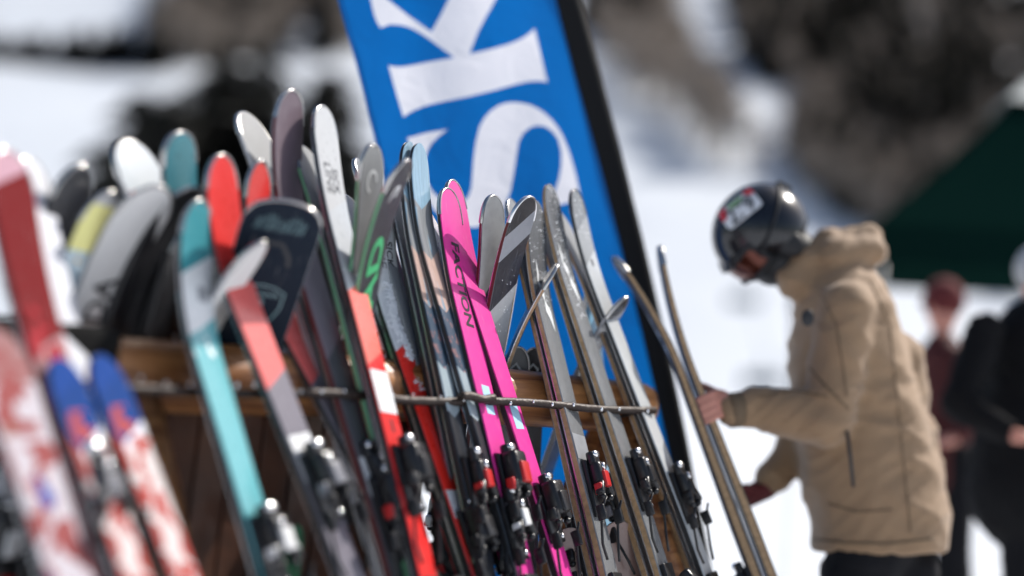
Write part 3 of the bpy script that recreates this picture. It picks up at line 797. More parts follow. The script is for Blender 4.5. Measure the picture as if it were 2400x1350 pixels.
T['bluewood'] = topmat('sky blue and driftwood sheet', [(.165, (.23, .37, .48, 1)), (.3, (.22, .23, .24, 1)), (.445, (.48, .33, .28, 1)), (.6, (.045, .075, .115, 1)), (.72, (.33, .4, .44, 1)), (2, (.02, .022, .028, 1))], zig=.7, grain=.3, rough=.3,
                       pattern=[((.2, .3, .38, 1), 28, .58, .17, .44, .16), ((.28, .15, .15, 1), 60, .6, .46, .6, .8)])
T['pink'] = topmat('hot pink sheet', [(2, (.72, .028, .30, 1))], coat=.4, rough=.38)
T['carb'] = topmat('silver carbon sheet', [(.2, (.11, .115, .12, 1)), (2, (.25, .26, .27, 1))], slant=.5, weave=.4, rough=.22, metal=.25)
T['carbd'] = topmat('dark carbon sheet', [(2, (.05, .05, .055, 1))], weave=.5, rough=.2, metal=.3)
T['mirror'] = topmat('glossy navy and silver sheet', [(.07, (.012, .014, .022, 1)), (.14, (.3, .32, .36, 1)), (.27, (.01, .012, .025, 1)), (2, (.4, .42, .44, 1))], weave=.3, rough=.09, slant=.7, coat=1)
T['silver'] = topmat('silver white sheet', [(.1, (.16, .17, .17, 1)), (.2, (.3, .31, .31, 1)), (2, (.55, .57, .58, 1))], rough=.22, coat=.8, slant=.6)
T['lgrey'] = topmat('pale grey sheet', [(2, (.82, .8, .78, 1))], rough=.75, coat=0., spec=.15)
T['black'] = topmat('black sheet', [(2, (.012, .012, .015, 1))], rough=.3)
T['navy'] = topmat('navy sheet', [(2, (.007, .014, .027, 1))], rough=.6, coat=.0, spec=.2)
T['held'] = topmat('dark carbon brown sheet', [(2, (.06, .048, .042, 1))], rough=.6, coat=.0, weave=.4)
T['red'] = topmat('red sheet', [(.05, (.5, .3, .36, 1)), (.36, (.15, .001, .004, 1)), (2, (.36, .2, .21, 1))], slant=.5, pattern=[((.35, .02, .03, 1), 16, .52, .3, 2, .7)], coat=0., rough=.75, spec=.15)
T['yellow'] = topmat('yellow and ice blue sheet', [(.03, (.6, .6, .6, 1)), (.12, (.85, .82, .35, 1)), (.3, (.5, .62, .7, 1)), (2, (.65, .68, .75, 1))], pattern=[((.6, .4, .15, 1), 30, .58, .14, 1, .5)], coat=0., rough=.75, spec=.15)
T['white'] = topmat('white sheet', [(2, (.7, .71, .76, 1))])
T['patt'] = topmat('white and brick red blotched sheet', [(.05, (.001, .045, .24, 1)), (.15, (.001, .04, .2, 1)), (.17, (.75, .78, .85, 1)), (2, (.62, .56, .55, 1))], slant=.6,
                   pattern=[((.42, .07, .06, 1), 22, .5, .1, 2, .7), ((.75, .74, .75, 1), 10, .6, .3, 2, 1), ((.02, .25, .3, 1), 9, .64, .34, .6, .7)], coat=0., rough=.75, spec=.15)
T['patt2'] = topmat('tan and lilac blotched sheet', [(.1, (.3, .15, .15, 1)), (2, (.5, .46, .5, 1))], pattern=[((.28, .07, .07, 1), 12, .5, .02, 2, 1), ((.06, .1, .35, 1), 8, .58, .02, 2, .5), ((.3, .32, .25, 1), 11, .62, .02, 2, 1)], coat=0., rough=.75, spec=.15)
T['icy'] = topmat('ice white base print', [(.12, (.72, .78, .83, 1)), (2, (.6, .68, .75, 1))], pattern=[((.75, .4, .4, 1), 30, .65, .1, .4, 1)])
T['brown'] = topmat('dark brown sheet', [(2, (.07, .025, .018, 1))])
T['lblue'] = topmat('light blue sheet', [(2, (.25, .52, .75, 1))], pattern=[((.75, .8, .85, 1), 55, .66, .0, 1, .4)])
T['yel'] = topmat('bright yellow sheet', [(2, (.75, .5, .03, 1))])
T['tan'] = topmat('dusty pink sheet', [(2, (.36, .24, .21, 1))])
T['grn'] = topmat('green sheet', [(2, (.02, .22, .09, 1))])
M['base_purple'] = topmat('white and violet base', [(2, (.62, .6, .66, 1))], pattern=[((.4, .25, .5, 1), 40, .56, .02, .3, .8)], coat=.3)

headlogo = [(-.021, -.022), (-.013, .004), (0, .017), (.012, .02), (.02, .012), (.017, -.004), (.010, -.016), (.004, -.012), (.010, .002), (.010, .009), (.003, .009), (-.006, .001), (-.014, -.018)]
shield = [(-.042, .03), (-.02, .04), (0, .043), (.02, .04), (.042, .03), (.04, -.005), (.03, -.03), (0, -.055), (-.03, -.03), (-.04, -.005)]
CAMN = (.12, -.98, .2)
zz = [(-.018, .07), (-.01, .04), (-.016, .02), (.004, .005), (0, -.02), (.02, -.04), (.018, -.09), (.006, -.06), (-.006, -.045), (-.002, -.02), (-.014, -.005), (-.022, .02)]
def ski_all():
    G = 'skis leaning on the front of the rack'; GB = 'skis leaning on the back of the rack'
    B = dict(o=-.09, lean=-8, bz=.8, group=GB)
    Fr = dict(group=G)
    # far left, nearest the lens
    ski('ski', 'red and pale pink ski, the leftmost in the rack', (110, 860), (50, 640), (8, 352), W=.105, o=.17, top=T['red'], side='side_red', **Fr)
    ski('ski', 'white ski between the leftmost red ski and the dark grey tip', (165, 862), (108, 620), (62, 372), W=.085, o=.08, top=T['white'], **Fr)
    ski('ski', 'dark grey ski tip above the yellow and ice blue ski', (60, 800), (120, 540), (188, 386), W=.10, top=T['carbd'], **B)
    ski('ski', 'yellow and ice blue ski left of the pale grey lettered ski', (100, 830), (180, 570), (258, 447), W=.095, top=T['yellow'], **B)
    ski('ski', 'short dark brown ski with a silver tip at the left edge', (92, 850), (108, 690), (124, 545), W=.08, top=T['brown'], **B)
    ski('ski', 'pale grey ski with dark vertical lettering left of the black ski', (185, 820), (236, 641), (374, 434), W=.115, rot=6, top=T['lgrey'], side='side_grey', marks=[mk_text('ARMADA', .06, .33, .0, up=True, bold=.02, sx=1.1)], **B)
    ski('ski', 'plain black ski leaning right behind the teal and white ski', (262, 820), (311, 650), (452, 438), W=.11, top=T['black'], **B)
    ski('ski', 'black ski half hidden directly behind the teal and white ski', (352, 840), (388, 700), (456, 520), W=.10, top=T['black'], **B)
    ski('ski', 'ice white ski tip bending left beside the plain teal tip', (470, 905), (410, 620), (292, 328), W=.12, o=-.1, lean=-3, face=-1, top=T['icy'], base=T['icy'], side='side_grey', **Fr)
    ski('ski', 'plain deep teal ski standing upright above the black ski', (455, 860), (425, 600), (415, 308), W=.1, o=-.09, lean=-4, bz=.8, group=GB, top=T['teal2'], blunt=3.8)
    ski('ski', 'teal ski with a broad white band and silver tip', (502, 930), (452, 750), (464, 470), W=.098, o=.14, top=T['teal'], marks=[mk_patch(.17, .03, .01, .03, 'base_grey', skew=.1)], **Fr)
    ski('ski', 'coral red and mauve grey ski, the left of two alike', (649, 935), (589, 777), (514, 363), W=.103, o=.14, lean=19, top=T['redgrey'], marks=[mk_patch(.60, .1, 0, .07, 'sticker_white')], **Fr)
    ski('ski', 'coral red and mauve grey ski, the right of two alike with the smaller tip', (757, 935), (700, 825), (606, 378), W=.09, o=.075, lean=25, top=T['redgrey'], side='side_black', marks=[mk_patch(.62, .1, 0, .06, 'sticker_white')], **Fr)
    ski('ski', 'small silver grey ski tip curling right in front of the navy ski', (440, 850), (500, 700), (612, 562), W=.09, top=T['lgrey'], side='side_grey', o=-.03, lean=-30, bz=.8, group=GB)
    ski('ski', 'short grey ski with a dark round tip below the red tip', (492, 860), (510, 660), (527, 524), W=.078, top=T['silver'], **B)
    ski('ski', 'broad navy ski with a faint shield emblem and squared tip', (556, 870), (597, 735), (670, 468), W=.150, o=-.03, lean=-28, bz=.8, group=GB, nrm=(.25, -.95, .1), top=T['navy'], side='side_grey', blunt=4, glen=.04, waist=.8,
        marks=[mk_line([(q[0]*1.0, q[1]*1.0) for q in shield], .003, .235, 'ink_teal', closed=True), mk_text('ROSSIGNOL', .019, .222, .0, 'ink_teal', bold=.02, sx=1.0, name='lettering') if False else mk_text_across('ROSSIGNOL', .0125, .212, 'ink_teal'), mk_text_across('R', .045, .24, 'ink_teal'),
               mk_line([(-.045, 0), (-.02, .018), (.012, .018), (.03, -.01), (.032, -.03)], .009, .115, 'ink_black')]
              + [mk_line([(-.05+i*.0075, 0), (-.046+i*.0075, .012+.008*math.sin(i*1.7)), (-.044+i*.0075, .03-.006*math.cos(i))], .0016, .07, 'ink_teal') for i in range(13)])
    ski('ski', 'pale grey ski tip bending left beside the tall mauve ski', (795, 935), (725, 700), (577, 262), W=.115, o=.075, face=-1, top=T['lgrey'], base='base_white', side='side_grey', **Fr)
    ski('ski', 'tall mauve grey ski with the highest tip in the rack', (803, 935), (735, 700), (683, 213), W=.108, o=.10, top=T['mauve'], side='side_red', marks=[mk_patch(.86, .09, 0, .07, 'sticker_white')], **Fr)
    ski('ski', 'thin white ski tip just left of the tall white and coral ski', (879, 935), (822, 713), (712, 342), W=.1, o=.12, face=-1, top=T['line'], base='base_white', side='side_green', **Fr)
    ski('ski', 'white and coral ski with black lettering beside the mauve ski', (885, 935), (832, 713), (753, 250), W=.104, rot=19, o=.145, top=T['line'],
        marks=[mk_text('SICK', .034, .185, .011, bold=.0, name='lettering', sx=.9), mk_text('LINE', .04, .185, -.017, bold=-.01, sx=1.0), mk_patch(.655, .1, 0, .06, 'sticker_white', full=True), mk_patch(.77, .03, .0, .01, 'ink_black')], **Fr)
    ski('ski', 'small ice white ski tip left of the graphite ski pair', (1012, 935), (930, 640), (838, 370), W=.07, o=.06, face=-1, top=T['white'], base='base_white', side='side_grey', **Fr)
    ski('ski', 'pale ski with a ringed logo behind the graphite ski', (813, 870), (847, 655), (873, 340), W=.1, o=-.068, lean=-26, face=-1, bz=.8, group=GB, top=T['black'], base='base_white', side='side_green', clampr=(0, .1),
        marks=[mk_base_ring(.085)])
    ski('ski', 'graphite ski with big green letters leaning to the right', (822, 870), (858, 655), (946, 373), W=.103, o=-.05, lean=-27, bz=.8, group=GB, top=T['headcarb'], side='side_green', guard='guard',
        marks=[mk_text('HEAD', .072, .375, 0, 'ink_green', up=True, bold=.03, sx=1.9), mk_poly(headlogo, .085, 'ink_white', sc=.9)])
    ski('ski', 'dark ski tip bending left below the graphite ski pair', (971, 935), (894, 700), (812, 456), W=.1, o=.045, lean=24, face=-1, top=T['line2'], base='base_grey', side='side_black', **Fr)
    ski('ski', 'white and scarlet ski streaked with clinging snow', (978, 935), (902, 700), (893, 452), W=.11, rot=14, o=.062, lean=24, top=T['line2'],
        marks=[mk_text('SICK', .034, .145, .02, bold=.01, sx=.9), mk_text('LINE', .04, .145, -.012, bold=-.01), mk_snow(.22, .42, -.005, .035, 520, .0042, 3), mk_patch(.75, .07, 0, .06, 'sticker_white', full=True), mk_snow(.46, .5, .0, .03, 30, .003, 4), mk_snow(.82, .86, .02, .02, 20, .005, 5)], **Fr)
    ski('ski', 'broad white ski with an olive cross emblem just above the rail', (888, 872), (891, 790), (894, 706), W=.17, o=-.12, lean=-4, nrm=CAMN, bz=.5, group=GB, top=T['white'], side='side_grey', guard=None, clampr=(0, .06),
        marks=[mk_line([(-.03, .03), (-.012, -.005), (-.03, -.035)], .009, .105, 'ink_olive'), mk_line([(.0, .035), (-.022, 0), (.012, -.02)], .009, .105, 'ink_olive'), mk_text('SWISS', .022, .15, .03, 'ink_olive', up=True, bold=.01)])
    ski('ski', 'thin grey ski tip behind the sky blue tips', (1032, 935), (984, 700), (930, 415), W=.09, o=.08, face=-1, top=T['black'], base='base_grey', **Fr)
    ski('ski', 'left ski of the sky blue and driftwood pair', (1045, 938), (996, 700), (957, 335), W=.092, o=.105, top=T['bluewood'], side='side_black', guard=None, marks=[mk_patch(.615, .1, 0, .07, 'sticker_white', full=True)] if False else [], **Fr)
    ski('ski', 'right ski of the sky blue and driftwood pair', (1094, 938), (1029, 700), (979, 338), W=.09, o=.108, top=T['bluewood'], side='side_black', guard=None, **Fr)
    ski('ski', 'white and violet ski tip bending left of the pink skis', (1118, 937), (1060, 678), (990, 476), W=.09, o=.075, face=-1, top=T['pink'], base=M['base_purple'], side='side_black', **Fr)
    ski('ski', 'hot pink ski with black lettering and a silver tip rim', (1127, 937), (1071, 678), (1047, 443), W=.108, o=.105, top=T['pink'], glen=.085, rot=15,
        marks=[mk_text('FACTION', .048, .262, -.002, bold=.028, sx=1.12), mk_patch(.53, .075, .004, .036, 'sticker_blue')], **Fr)
    ski('ski', 'plain hot pink ski just behind the lettered pink ski', (1183, 938), (1110, 697), (1057, 423), W=.102, o=.09, top=T['pink'], rot=17, marks=[mk_patch(.60, .075, .0, .04, 'sticker_blue')], **Fr)
    ski('ski', 'silver grey ski tip left of the glossy navy and silver ski', (1117, 880), (1149, 667), (1158, 457), W=.105, rot=12, o=-.075, lean=-14, face=-1, bz=.8, group=GB, top=T['carb'], base='base_grey', side='side_red', clampr=(0, .12))
    ski('ski', 'glossy navy and silver ski leaning right in front of the blue flag', (1138, 880), (1174, 667), (1237, 458), W=.112, rot=10, o=-.06, lean=-15, bz=.8, group=GB, top=T['mirror'], side='side_red', guard='chrome',
        marks=[mk_snow(.2, .6, 0, .06, 80, .0016, 9)])
    ski('ski', 'thin white ski tip peeking out behind the glossy navy tip', (1312, 945), (1250, 680), (1204, 466), W=.1, o=.08, face=-1, top=T['carb'], base='base_white', side='side_wood', **Fr)
    ski('ski', 'carbon weave ski with a white zigzag and wood edge, left of its pair', (1322, 945), (1259, 680), (1254, 474), W=.118, o=.1, top=T['carb'], side='side_wood', guard=None,
        marks=[mk_poly(zz, .255, 'ink_white', sc=1.25), mk_snow(.02, .3, 0, .08, 120, .0016, 6), mk_patch(.66, .07, 0, .05, 'base_grey', full=True)], **Fr)
    ski('ski', 'thin wood edged ski tip splitting left from the snow flecked carbon ski', (1406, 948), (1330, 702), (1266, 500), W=.09, o=.075, face=-1, top=T['carb'], base='base_grey', side='side_wood', **Fr)
    ski('ski', 'carbon weave ski flecked with snow, its tip left of the last tip on the flag', (1418, 948), (1340, 702), (1284, 434), W=.108, o=.1, top=T['carb'], side='side_wood', guard=None,
        marks=[mk_poly(zz, .25, 'ink_white', sc=1.1), mk_snow(.01, .4, 0, .06, 150, .0018, 7)], **Fr)
    ski('ski', 'silver white ski tip bending left of the last grey ski', (1489, 950), (1397, 702), (1303, 488), W=.09, o=.075, face=-1, top=T['silver'], base='base_white', side='side_wood', **Fr)
    ski('ski', 'silver white ski with a dark grey tip, last one against the blue flag', (1499, 950), (1407, 702), (1343, 445), W=.102, o=.1, top=T['silver'], side='side_black', guard='darkguard',
        marks=[mk_text_across('II', .03, .22, 'ink_black'), mk_snow(.02, .15, 0, .05, 40, .0018, 8)], **Fr)
    ski('ski', 'dark ski seen edge on, the left tip of the crossing thin pair', (1165, 900), (1203, 730), (1221, 578), W=.1, o=-.1, lean=-14, nrm=(-.97, -.05, 0), bz=.8, group=GB, top=T['carb'], side='side_wood', base='base_grey', clampr=(0, .12))
    ski('ski', 'grey ski seen edge on with its tip curling right over the carbon ski', (1170, 900), (1207, 730), (1303, 617), W=.1, o=-.085, lean=-14, nrm=(.97, .05, 0), bz=.8, group=GB, top=T['carb'], side='side_wood', base='base_grey', clampr=(0, .16), Lc=.36)
    ski('ski', 'small light blue ski tip below the last grey ski', (1393, 885), (1386, 760), (1375, 660), W=.1, o=-.1, lean=-6, bz=.5, group=GB, top=T['lblue'], side='side_grey', guard='guard', clampr=(0, .05))
    ski('ski', 'grey ski with a rounded tip leaning right below the last grey ski', (1350, 890), (1391, 775), (1465, 694), W=.092, o=-.08, lean=-20, bz=.7, group=GB, top=T['mirror'], side='side_grey', guard='guard')
    ski('ski', 'small grey rounded ski tip just above the rail, left of two', (1200, 905), (1207, 865), (1214, 812), W=.075, o=-.1, lean=-8, nrm=CAMN, bz=.5, group=GB, top=T['carb'], marks=[mk_line([(-.012, -.05), (-.012, -.01), (0, .004), (.012, -.01), (.012, -.05)], .006, .05, 'ink_white')], clampr=(0, .05))
    ski('ski', 'small dark rounded ski tip just above the rail, right of two', (1244, 905), (1245, 865), (1250, 814), W=.07, o=-.1, lean=-8, nrm=CAMN, bz=.5, group=GB, top=T['carbd'], marks=[mk_line([(-.012, -.05), (-.012, -.01), (0, .004), (.012, -.01), (.012, -.05)], .006, .05, 'ink_white')], clampr=(0, .05))
    # short skis propped in front at the bottom
    GS = dict(group='short skis standing in front of the rack', cat='ski')
    ski('ski', 'short ski with blue top and red blotched white body, right of two', (236, 900), (305, 1080), (232, 838), W=.105, o=.22, lean=18, top=T['patt'], bz=.3, guard='darkguard', **GS) if False else None
    ski('ski', 'short ski with blue tip and red blotched white body beside the wooden boards', (250, 905), (322, 1100), (222, 834), W=.088, o=.2, lean=20, top=T['patt'], bz=.28, guard=None, clampr=(0, .05), **GS)
    ski('ski', 'short ski with blue tip and red blotched white body, left of its twin', (150, 905), (226, 1130), (128, 842), W=.088, o=.22, lean=20, top=T['patt'], bz=.28, guard=None, clampr=(0, .05), **GS)
    ski('ski', 'tan and lilac blotched short ski at the lower left corner', (10, 905), (75, 1120), (-32, 770), W=.12, o=.24, lean=20, top=T['patt2'], bz=.28, guard=None, clampr=(0, .05), **GS)
    ski('ski', 'bright yellow short ski at the foot of the flag', (1585, 1290), (1603, 1350), (1570, 1228), W=.09, o=.17, lean=12, top=T['yel'], bz=.2, guard=None, clampr=(0, .03), **GS)
    ski('ski', 'dusty pink short ski between the wood edged skis at the bottom', (1455, 1290), (1480, 1350), (1432, 1225), W=.1, o=.17, lean=12, nrm=CAMN, top=T['tan'], bz=.2, guard=None, clampr=(0, .03), **GS)
    ski('ski', 'dusty pink short ski right of the pink ski tail at the bottom', (1335, 1300), (1352, 1350), (1318, 1240), W=.1, o=.17, lean=12, nrm=CAMN, top=T['tan'], bz=.2, guard=None, clampr=(0, .03), **GS)
    ski('ski', 'small green ski tip low between the mauve grey skis', (677, 1280), (672, 1330), (688, 1228), W=.07, o=.05, lean=-4, top=T['grn'], bz=.2, guard=None, clampr=(0, .03), **GS)

def mk_base_ring(v):
    def f(S):
        V, Fc = [], []; n_ = 22
        for i in range(n_+1):
            a = -1.2+4.6*i/n_
            for r_ in (.020, .027):
                x, t_ = r_*.8*math.cos(a), S['L']-v+r_*math.sin(a); V.append((x, t_, S['zc'](t_)-S['th'](t_)*.06-.0012))
            if i: Fc.append((2*i-2, 2*i-1, 2*i+1, 2*i))
        mesh('emblem', V, Fc, M['ink_white'], S['root'])
    return f
def mk_text_across(s, size, v, mat):
    def f(S):
        V, Fc = text_mesh(s, 1.0, .01)
        out = [(p_.x*size, S['L']-v+p_.y*size, 0) for p_ in V]
        out = [(x, t_, S['zc'](t_)+S['th'](t_)+.0016) for x, t_, _ in out]
        mesh('lettering', out, Fc, M[mat], S['root'])
    return f
ski_all()
# the pair in the person's hand: bases together, wood edges to the lens
HG = 'pair of skis held by the person'
HN = Vector((-.998, .04, 0))
ski('ski', 'carbon ski with white zigzag in the hand of the person in beige, tip bent left', (1630, 948), (1574, 800), (1441, 600), W=.1, o=.10, lean=21, nrm=HN, thk=1.5, edge='darkedge', top=T['held'], side='side_wood', guard='guard', group=HG, bz=.62,
    marks=[mk_poly(zz, .27, 'ink_white', sc=1.2)], clampr=(0, .2), Lc=.42)
ski('ski', 'wood edged ski in the hand of the person in beige, tip standing upright', (1641, 948), (1585, 800), (1540, 578), W=.1, o=.10, lean=21, nrm=-HN, thk=1.5, edge='darkedge', top=T['held'], side='side_wood', base='base_grey', guard='guard', group=HG, bz=.62,
    clampr=(0, .2), Lc=.42)

# ------------------------------------------------------------------ people
def blob(name, caps, voxel, mat, parent, extra=None, smooth_it=4, fold=0., fscale=8., sub=False):
    """one continuous surface grown round tapered limbs"""
    bm = bmesh.new()
    def ball(c, r, sc=None, rot=None):
        Mx = Matrix.Translation(Vector(c))
        if rot is not None: Mx = Mx @ rot.to_4x4()
        if sc: Mx = Mx @ Matrix.Diagonal((*sc, 1))
        bmesh.ops.create_icosphere(bm, subdivisions=3, radius=r, matrix=Mx)
    for c in caps:
        if len(c) == 4 and isinstance(c[3], (int, float)):
            a, r0, b_, r1 = Vector(c[0]), c[1], Vector(c[2]), c[3]
            d = b_-a; q = d.to_track_quat('Z', 'Y').to_matrix().to_4x4()
            bmesh.ops.create_cone(bm, cap_ends=True, segments=20, radius1=r0, radius2=r1, depth=d.length, matrix=Matrix.Translation((a+b_)/2) @ q)
            ball(a, r0); ball(b_, r1)
        else: ball(c[0], c[1], c[2], c[3] if len(c) > 3 and c[3] is not None else None)
    if extra: extra(bm)
    me = bpy.data.meshes.new('tmp'); bm.to_mesh(me); bm.free()
    o = bpy.data.objects.new('tmp', me); COL.objects.link(o)
    md = o.modifiers.new('r', 'REMESH'); md.mode = 'VOXEL'; md.voxel_size = voxel
    if smooth_it:
        sm = o.modifiers.new('s', 'SMOOTH'); sm.factor = .6; sm.iterations = smooth_it
    dg = bpy.context.evaluated_depsgraph_get(); dg.update()
    me2 = bpy.data.meshes.new_from_object(o.evaluated_get(dg)); bpy.data.objects.remove(o)
    if fold:
        for v in me2.vertices:
            c = v.co
            wq = noise.noise((c.x*3, c.y*3, c.z*3+5))*.12; q = noise.noise((c.x*fscale*.8+3, c.y*fscale, (c.z+c.x*.5+wq)*fscale*1.9)); q2 = noise.noise((c.x*fscale*2.2, c.y*fscale*2, (c.z-c.x*.6+wq)*fscale*5+9))
            v.co = c + v.normal*(fold*(-abs(q)*2.2+.4)+fold*.9*(-abs(q2)+.2))
    me2.name = name
    iv = parent.matrix_world.inverted() if parent else Matrix.Identity(4)
    me2.transform(iv)
    return link(name, me2, mat, parent, True)

M['jacket'] = pmat('beige ski jacket', rgb(150, 122, 93), .8, var=(4, .12), bump=(180, .15), sheen=.2)
M['cuff'] = pmat('darker beige trim and fold shade', rgb(110, 92, 72), .8)
M['zip'] = pmat('dark zip', (.02, .02, .022), .5)
M['pants'] = pmat('black ski trousers', (.012, .012, .014), .9, spec=.15, bump=(120, .2))
M['helmet'] = pmat('glossy navy helmet', (.003, .004, .008), .22, coat=.3, spec=.5)
M['lens'] = pmat('orange mirror lens', (.09, .02, .01), .15, .7, coat=.3)
M['skin'] = pmat('skin', (.62, .27, .2), .5, var=(30, .15))
M['glove'] = pmat('dark red glove', (.12, .012, .015), .6, bump=(90, .3))
M['strap'] = pmat('black strap', (.01, .01, .012), .6)
M['boot'] = pmat('dark boot shell', (.02, .02, .025), .3)
PY = 4.78
def q(px, py, dy=0.): return at(px, py, PY+dy)
foot = q(2060, 1700); foot.z = 0
person = empty('person', loc=foot)
tag(person, 'person in beige jacket and navy helmet looking down and holding a pair of skis', 'person')
bpy.context.view_layer.update()
hold = SKIS[-1]['Mx']; hL = SKIS[-1]
# grip point on the held skis
G = rack_pt(1655, 962, .10)
gd = Vector((hold[0][1], hold[1][1], hold[2][1])); gn = Vector((hold[0][2], hold[1][2], hold[2][2])); gx = Vector((hold[0][0], hold[1][0], hold[2][0]))
wrist = at(1715, 968, G.y-.02)
elbowN = q(1925, 985, -.22); shN = q(1990, 735, -.19); shF = q(1965, 725, .19); elbF = q(1900, 1010, .18)
handF = q(1775, 1150, .1)
neck = q(1945, 650, 0); chest = q(1985, 850); pelvis = q(2045, 1230)
headc = q(1786, 556, -.01)
hips = [q(2025, 1290, -.09), q(2075, 1290, .09)]
caps = [(pelvis, .15, chest, .16), (chest, .16, neck, .085), (neck, .06, headc, .065), (shN, .065, shF, .065),
        (shN, .055, elbowN, .03), (elbowN, .03, wrist, .022), (shF, .055, elbF, .042), (elbF, .04, handF, .028)]
for h_ in hips:
    k = Vector((h_.x-.05, h_.y, .47)); a_ = Vector((h_.x+.03, h_.y, .08)); caps += [(h_, .09, k, .055), (k, .055, a_, .045), (a_, .045, a_+Vector((-.15, 0, -.03)), .035)]
# head looks down and to the left
fd = (q(1690, 725)-headc); fd.y -= .03; fd.normalize(); hu = Vector((0, 0, 1)); side = fd.cross(hu).normalized(); hu = side.cross(fd).normalized()
HR = Matrix((side, fd, hu)).transposed()   # local x side, y face, z crown
def hp(x, y, z): return headc+HR @ Vector((x, y, z))
caps += [(hp(0, 0, .01), .092, (.86, 1.0, 1.1), HR), (hp(0, .045, -.07), .055, (.95, .9, .9), HR), (hp(0, .098, -.025), .016, hp(0, .085, .015), .010),
         (hp(0, .082, -.062), .016, (1.5, .6, .6), HR), (hp(.078, -.005, -.01), .022, (.4, 1, 1.3), HR), (hp(-.078, -.005, -.01), .022, (.4, 1, 1.3), HR)]
# near hand closed on the skis: palm behind, four fingers round the front edge, thumb over
wv = (wrist-G).normalized()
palm = G+gx*.0
edge = gx if gx.dot(CAM-G) > 0 else -gx      # side edge that faces the lens
nside = -gn if (-gn).x > 0 else gn           # face turned to the person
pc = G+nside*.042+edge*.012
caps += [(wrist, .028, pc+nside*.012, .034), (pc+gd*.030, .020, pc-gd*.034, .020), (pc+nside*.01+gd*.02, .024, pc+nside*.01-gd*.028, .022)]
for k, (f_, r_) in enumerate(((.036, .0100), (.013, .0105), (-.011, .0100), (-.034, .0088))):
    b0 = pc+gd*f_+edge*.026; ext = (.062, .068, .064, .052)[k]
    b1 = G+gd*(f_-.002)+edge*(.066)+nside*.018; b2 = G+gd*(f_-.005)+edge*.062-nside*.026; b3 = G+gd*(f_-.008)+edge*(.062-ext*.55)-nside*.036
    caps += [(b0, r_*1.1, b1, r_), (b1, r_, b2, r_*.95), (b2, r_*.95, b3, r_*.82)]
th0 = pc+gd*.038; th1 = G+gd*.066+nside*.024-edge*.01; th2 = G+gd*.092-nside*.004-edge*.012
caps += [(th0, .014, th1, .0125), (th1, .0125, th2, .0098)]
blob('body', caps, .0065, M['skin'], person, smooth_it=2)
# jacket
def loft(bm, rings, seg=28):
    R_ = []
    for (c, ux, uy) in rings:
        R_.append([bm.verts.new(Vector(c)+Vector(ux)*(abs(math.cos(a))**.85*math.copysign(1, math.cos(a)))+Vector(uy)*(abs(math.sin(a))**.85*math.copysign(1, math.sin(a)))) for a in [2*math.pi*k/seg for k in range(seg)]])
    for i in range(len(R_)-1):
        for k in range(seg): bm.faces.new((R_[i][k], R_[i][(k+1) % seg], R_[i+1][(k+1) % seg], R_[i+1][k]))
    bm.faces.new(R_[0][::-1]); bm.faces.new(R_[-1])
def jacket_torso(bm):
    tab = [(1292, 1905, 2215, .25), (1200, 1893, 2222, .26), (1100, 1872, 2196, .25), (1000, 1858, 2168, .25), (900, 1850, 2136, .25), (800, 1850, 2112, .26), (720, 1862, 2092, .25), (660, 1880, 2062, .20), (620, 1890, 2020, .13), (590, 1880, 1985, .10)]
    rings = []
    for (y, xl, xr, dy) in tab:
        a, c = q(xl, y), q(xr, y); m_ = (a+c)/2; rings.append((m_, (c-a)/2, Vector((0, dy*.86, 0))))
    loft(bm, rings)
jc = [(shN+Vector((0, .02, .01)), .098, elbowN+Vector((.02, 0, 0)), .082), (elbowN, .083, at(1770, 955, wrist.y+.02), .062), (at(1775, 955, wrist.y+.02), .06, at(1712, 962, wrist.y), .048),
      (shF, .098, elbF, .085), (elbF, .083, q(1805, 1128, .1), .055), (q(2010, 800, -.1), .13, q(2020, 1000, -.06), .13),
      # collar and hood lying on the shoulders
      (q(1868, 655, -.05), .07, q(1940, 572, -.02), .055), (q(1868, 655, .05), .065, q(1950, 570, .06), .055), (q(1940, 575, .0), .06, q(2035, 560, 0), .05), (q(1955, 598, -.08), .058, q(2045, 588, -.05), .05), (q(1955, 598, .08), .058, q(2045, 588, .06), .05),
      (q(1905, 615, 0), .08, q(1960, 600, 0), .085),
      (q(2100, 850, .02), .10, q(2118, 950, .02), .09), (q(2135, 1020, .03), .09, q(2155, 1120, .03), .085)]
blob('jacket', jc, .011, M['jacket'], person, extra=jacket_torso, smooth_it=5, fold=.0115, fscale=4.2)
b = MB(); c = at(1712, 962, wrist.y); d_ = (c-at(1775, 955, wrist.y+.02)).normalized()
b.tube([c-d_*.03-foot, c-d_*.0-foot, c+d_*.012-foot], [.054, .053, .045], 18); b.build('cuff', M['cuff'], person)
def pocket(a, c2_, w_=.006):
    b = MB(); b.tube([Vector(p_)-foot for p_ in (a, (Vector(a)+Vector(c2_))/2+Vector((0, -.006, 0)), c2_)], w_, 8); return b
pocket(q(1985, 1010, -.285), q(2000, 1140, -.255)).build('pocket_zip', M['zip'], person)
b = MB(); b.ball(q(1893, 745, -.29)-foot, .02, (1, .25, 1.3)); b.build('sleeve_patch', M['zip'], person)
blob('trousers', [(hips[0], .115, Vector((hips[0].x-.05, hips[0].y, .47)), .1), (hips[1], .115, Vector((hips[1].x-.05, hips[1].y, .47)), .1), (hips[0]+Vector((0.04, 0, .0)), .115, hips[1]+Vector((0.04, 0, .0)), .115),
                  (Vector((hips[0].x-.05, hips[0].y, .47)), .1, Vector((hips[0].x+.03, hips[0].y, .14)), .1), (Vector((hips[1].x-.05, hips[1].y, .47)), .1, Vector((hips[1].x+.03, hips[1].y, .14)), .1),
                  (q(2000, 1345, 0), .11, q(2125, 1345, 0), .11)], .014, M['pants'], person, fold=.008)
